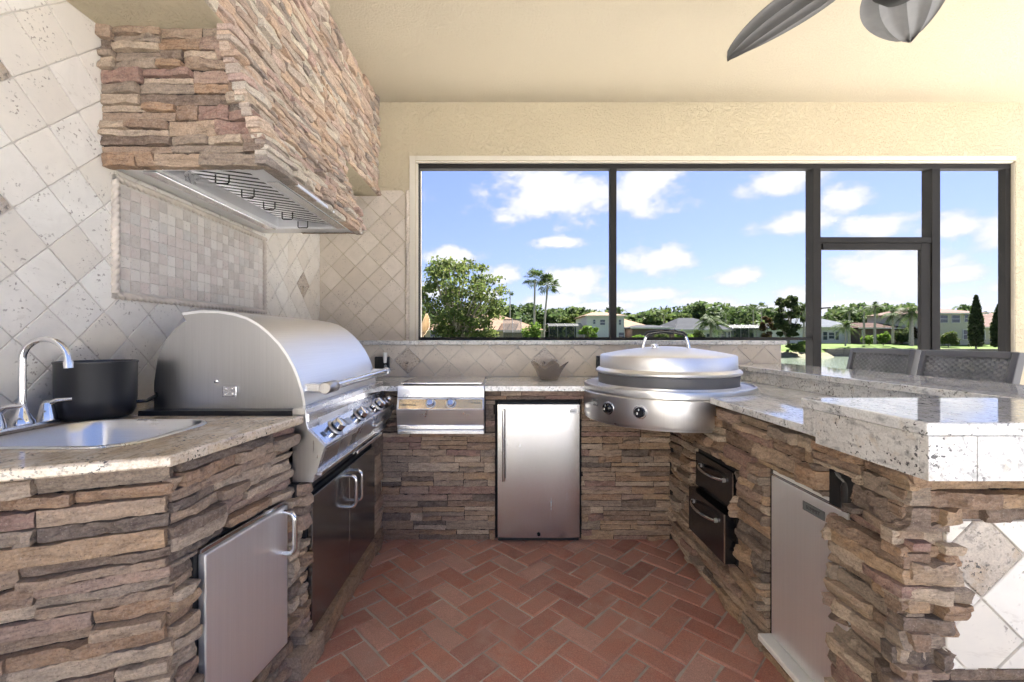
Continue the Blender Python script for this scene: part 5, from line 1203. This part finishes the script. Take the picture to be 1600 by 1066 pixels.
frond_palm('fan_palm', 1177, 520, 484, 105, 'left one of the twin fan palms above the dark pool cage', 1.9, 24, 6, fan_=True)
frond_palm('fan_palm', 1190, 520, 482, 105, 'right one of the twin fan palms above the dark pool cage', 1.9, 24, 7, fan_=True)
frond_palm('fan_palm', 1037, 520, 492, 100, 'stout cabbage palm behind the lower tan roof wing', 2.6, 34, 8, fan_=True, leaf='leaf_mid')
frond_palm('palm_tree', 1256, 538, 478, 70, 'palm half hidden by the screen door post', 2.0, 22, 9)
frond_palm('palm_tree', 1293, 520, 494, 100, 'distant palm tip above the pale blue grey roof', 1.7, 18, 10)
frond_palm('palm_tree', 1367, 538, 478, 70, 'tallest palm seen through the screen door', 2.0, 20, 11, group='royal palms')
frond_palm('palm_tree', 1327, 538, 486, 72, 'slim palm at the left of the screen door view', 1.6, 18, 12, group='royal palms')
frond_palm('palm_tree', 1350, 538, 486, 74, 'palm just left of the tallest palm in the screen door', 1.5, 16, 22, group='royal palms')
frond_palm('palm_tree', 1395, 537, 490, 71, 'palm just right of the tallest palm in the screen door', 2.0, 20, 13, group='royal palms')
frond_palm('palm_tree', 1424, 541, 487, 68, 'thick trunked palm beside the door stile', 2.6, 28, 14, r=.26, group='royal palms')
frond_palm('palm_tree', 1321, 541, 508, 69, 'short arching palm in front of the pale blue grey house', 2.2, 24, 15, r=.10)
tree('magnolia_tree', 1232, 540, 26, 461, 66, 'leaf_dark', 'dark dense magnolia tree left of the screen door post', 5200, .26, 46, 21, lift=.10)
tree('small_tree', 1198, 540, 15, 494, 68, 'leaf_red', 'reddish brown small tree beside the magnolia', 1500, .26, 10, 23, lift=.15)
tree('small_tree', 922, 541, 21, 506, 70, 'leaf_bright', 'bright green layered small tree in front of the white house', 2200, .24, 14, 24, lift=.3)
tree('garden_tree', 905, 530, 34, 484, 105, 'leaf_mid', 'broad green tree behind the pool cage', 3200, .45, 20, 25, lift=.1)
tree('garden_tree', 1068, 530, 20, 490, 100, 'leaf_mid', 'rounded green tree left of the grey roof', 1900, .42, 12, 26, lift=.1)
bush('shrub', 825, 541, 22, 503, 70, 'leaf_bright', 'bright green shrub at the foot of the tall fan palms', 1900, .24, 31)
bush('shrub', 1000, 541, 14, 523, 70, 'leaf_bright', 'light green shrub left of the griddle handle', 900, .22, 32); bush('shrub', 1032, 541, 14, 519, 71, 'leaf_mid', 'feathery green shrub behind the griddle handle', 900, .22, 33)
bush('shrub', 1075, 541, 20, 513, 70, 'leaf_bright', 'yellow green shrub in front of the grey roofed house', 1500, .24, 34); bush('shrub', 1092, 541, 10, 514, 69, 'leaf_dark', 'dark round shrub beside the bushy palm', 900, .2, 35)
bush('shrub', 765, 545, 26, 512, 60, 'leaf_oak', 'low olive shrub under the right side of the oak', 1500, .26, 36)
bush('shrub', 1244, 548, 15, 537, 64, 'leaf_mid', 'shoreline shrub left of the screen door post', 900, .2, 37); bush('shrub', 1256, 545, 12, 533, 66, 'leaf_bright', 'light shoreline shrub beside the screen door post', 700, .2, 38)
bush('shrub', 1358, 538, 12, 519, 74, 'leaf_bright', 'yellow green cycad bush under the tallest palm', 800, .24, 39); bush('shrub', 1380, 538, 11, 518, 74, 'leaf_bright', 'yellow green bush right of the cycad', 800, .24, 40)
bush('shrub', 1482, 541, 15, 517, 70, 'leaf_mid', 'round green shrub in front of the two storey tan house', 1500, .22, 41); bush('shrub', 1432, 536, 14, 505, 78, 'leaf_red', 'dark brownish shrub mass behind the thick trunked palm', 1200, .26, 42)
bush('shrub', 1405, 536, 14, 512, 77, 'leaf_dark', 'dark shrub behind the palms by the brown roof', 1000, .26, 43)
cypress(1525, 543, 462, 6.5, 66, 'taller slim cypress in front of the tan house', 51); cypress(1561, 543, 476, 7, 64, 'shorter slim cypress next to the wall column', 52)
# hedge rows and the wood behind
rng = np.random.default_rng(61); P = []
for (a, b, py, Y) in ((760, 905, 535, 72), (905, 1000, 537, 73), (1000, 1200, 537, 75)):
    for k in range(int((b - a) / 4)):
        px = a + k * 4 + rng.uniform(-2, 2); X, _, z_ = PX(px, py, Y); P.append(blob_pts(rng, (X, Y, z_), (.5, .5, .5), 50, .3))
fast_leaf(leaf_mesh(np.concatenate(P), .2, rng), 'hedge', 'leaf_bright', None); tag(bpy.data.objects['hedge'], 'clipped light green hedge along the far gardens', 'hedge')
P = []; px = 560
while px < 1700:
    Y = rng.uniform(125, 165); top = 490 + 6 * math.sin(px * .021) + 3.5 * math.sin(px * .073 + 1) + rng.normal(0, 3.2) - (9 * (rng.random() < .12)) - (3 if px < 1000 else 0); X, _, zt_ = PX(px, top, Y); H = zt_ + 1; w_ = rng.uniform(3, 5)
    for q_ in range(5):
        P.append(blob_pts(rng, (X + rng.normal(0, 2), Y, 0 + H * (q_ + .5) / 5.4), (w_, w_, H * .14), 110, .35))
    px += rng.uniform(6, 10)
fast_leaf(leaf_mesh(np.concatenate(P), .9, rng), 'treeline', 'leaf_far', None); tag(bpy.data.objects['treeline'], 'dark wooded treeline behind the far houses', 'trees', kind='stuff')
# curled dry palm sheath seen just inside the left post
X0, Y0, Z0 = PX(661, 525, 5.2)
m = MB(); vs = []
for i in range(15):
    t = i / 14
    for j in range(9):
        a = R(200 * (j / 8) - 10); r_ = .045 * math.sin(math.pi * (t * .9 + .06)) + .006
        vs.append((X0 - .02 + .06 * t + r_ * math.cos(a) + .02 * math.sin(t * 3), Y0 + r_ * math.sin(a), Z0 - .02 + .29 * t))
m.add(vs, [(i * 9 + j, i * 9 + j + 1, (i + 1) * 9 + j + 1, (i + 1) * 9 + j) for i in range(14) for j in range(8)])
sh = m.obj('palm_sheath', 'dry_wood', None, True, label='curled dry tan palm sheath hanging outside the left screen post', cat='palm sheath')
so_ = sh.modifiers.new('solid', 'SOLIDIFY'); so_.thickness = .006
MB().tube([(X0 - .03, Y0, -.12), (X0 - .025, Y0, .7), (X0 - .015, Y0, Z0 + .05)], [.05, .04, .02], 8).obj('stalk', 'bark', sh, True)
# a line of trees and hedge behind the camera, past the deck
tree('garden_tree', 800, 540, 200, 300, 14, 'leaf_mid', 'broad garden tree beyond the deck', 10, .3, 2, 71) if False else None
print('stones', STONE_N, 'bricks', cnt, 'objects', len(bpy.data.objects))
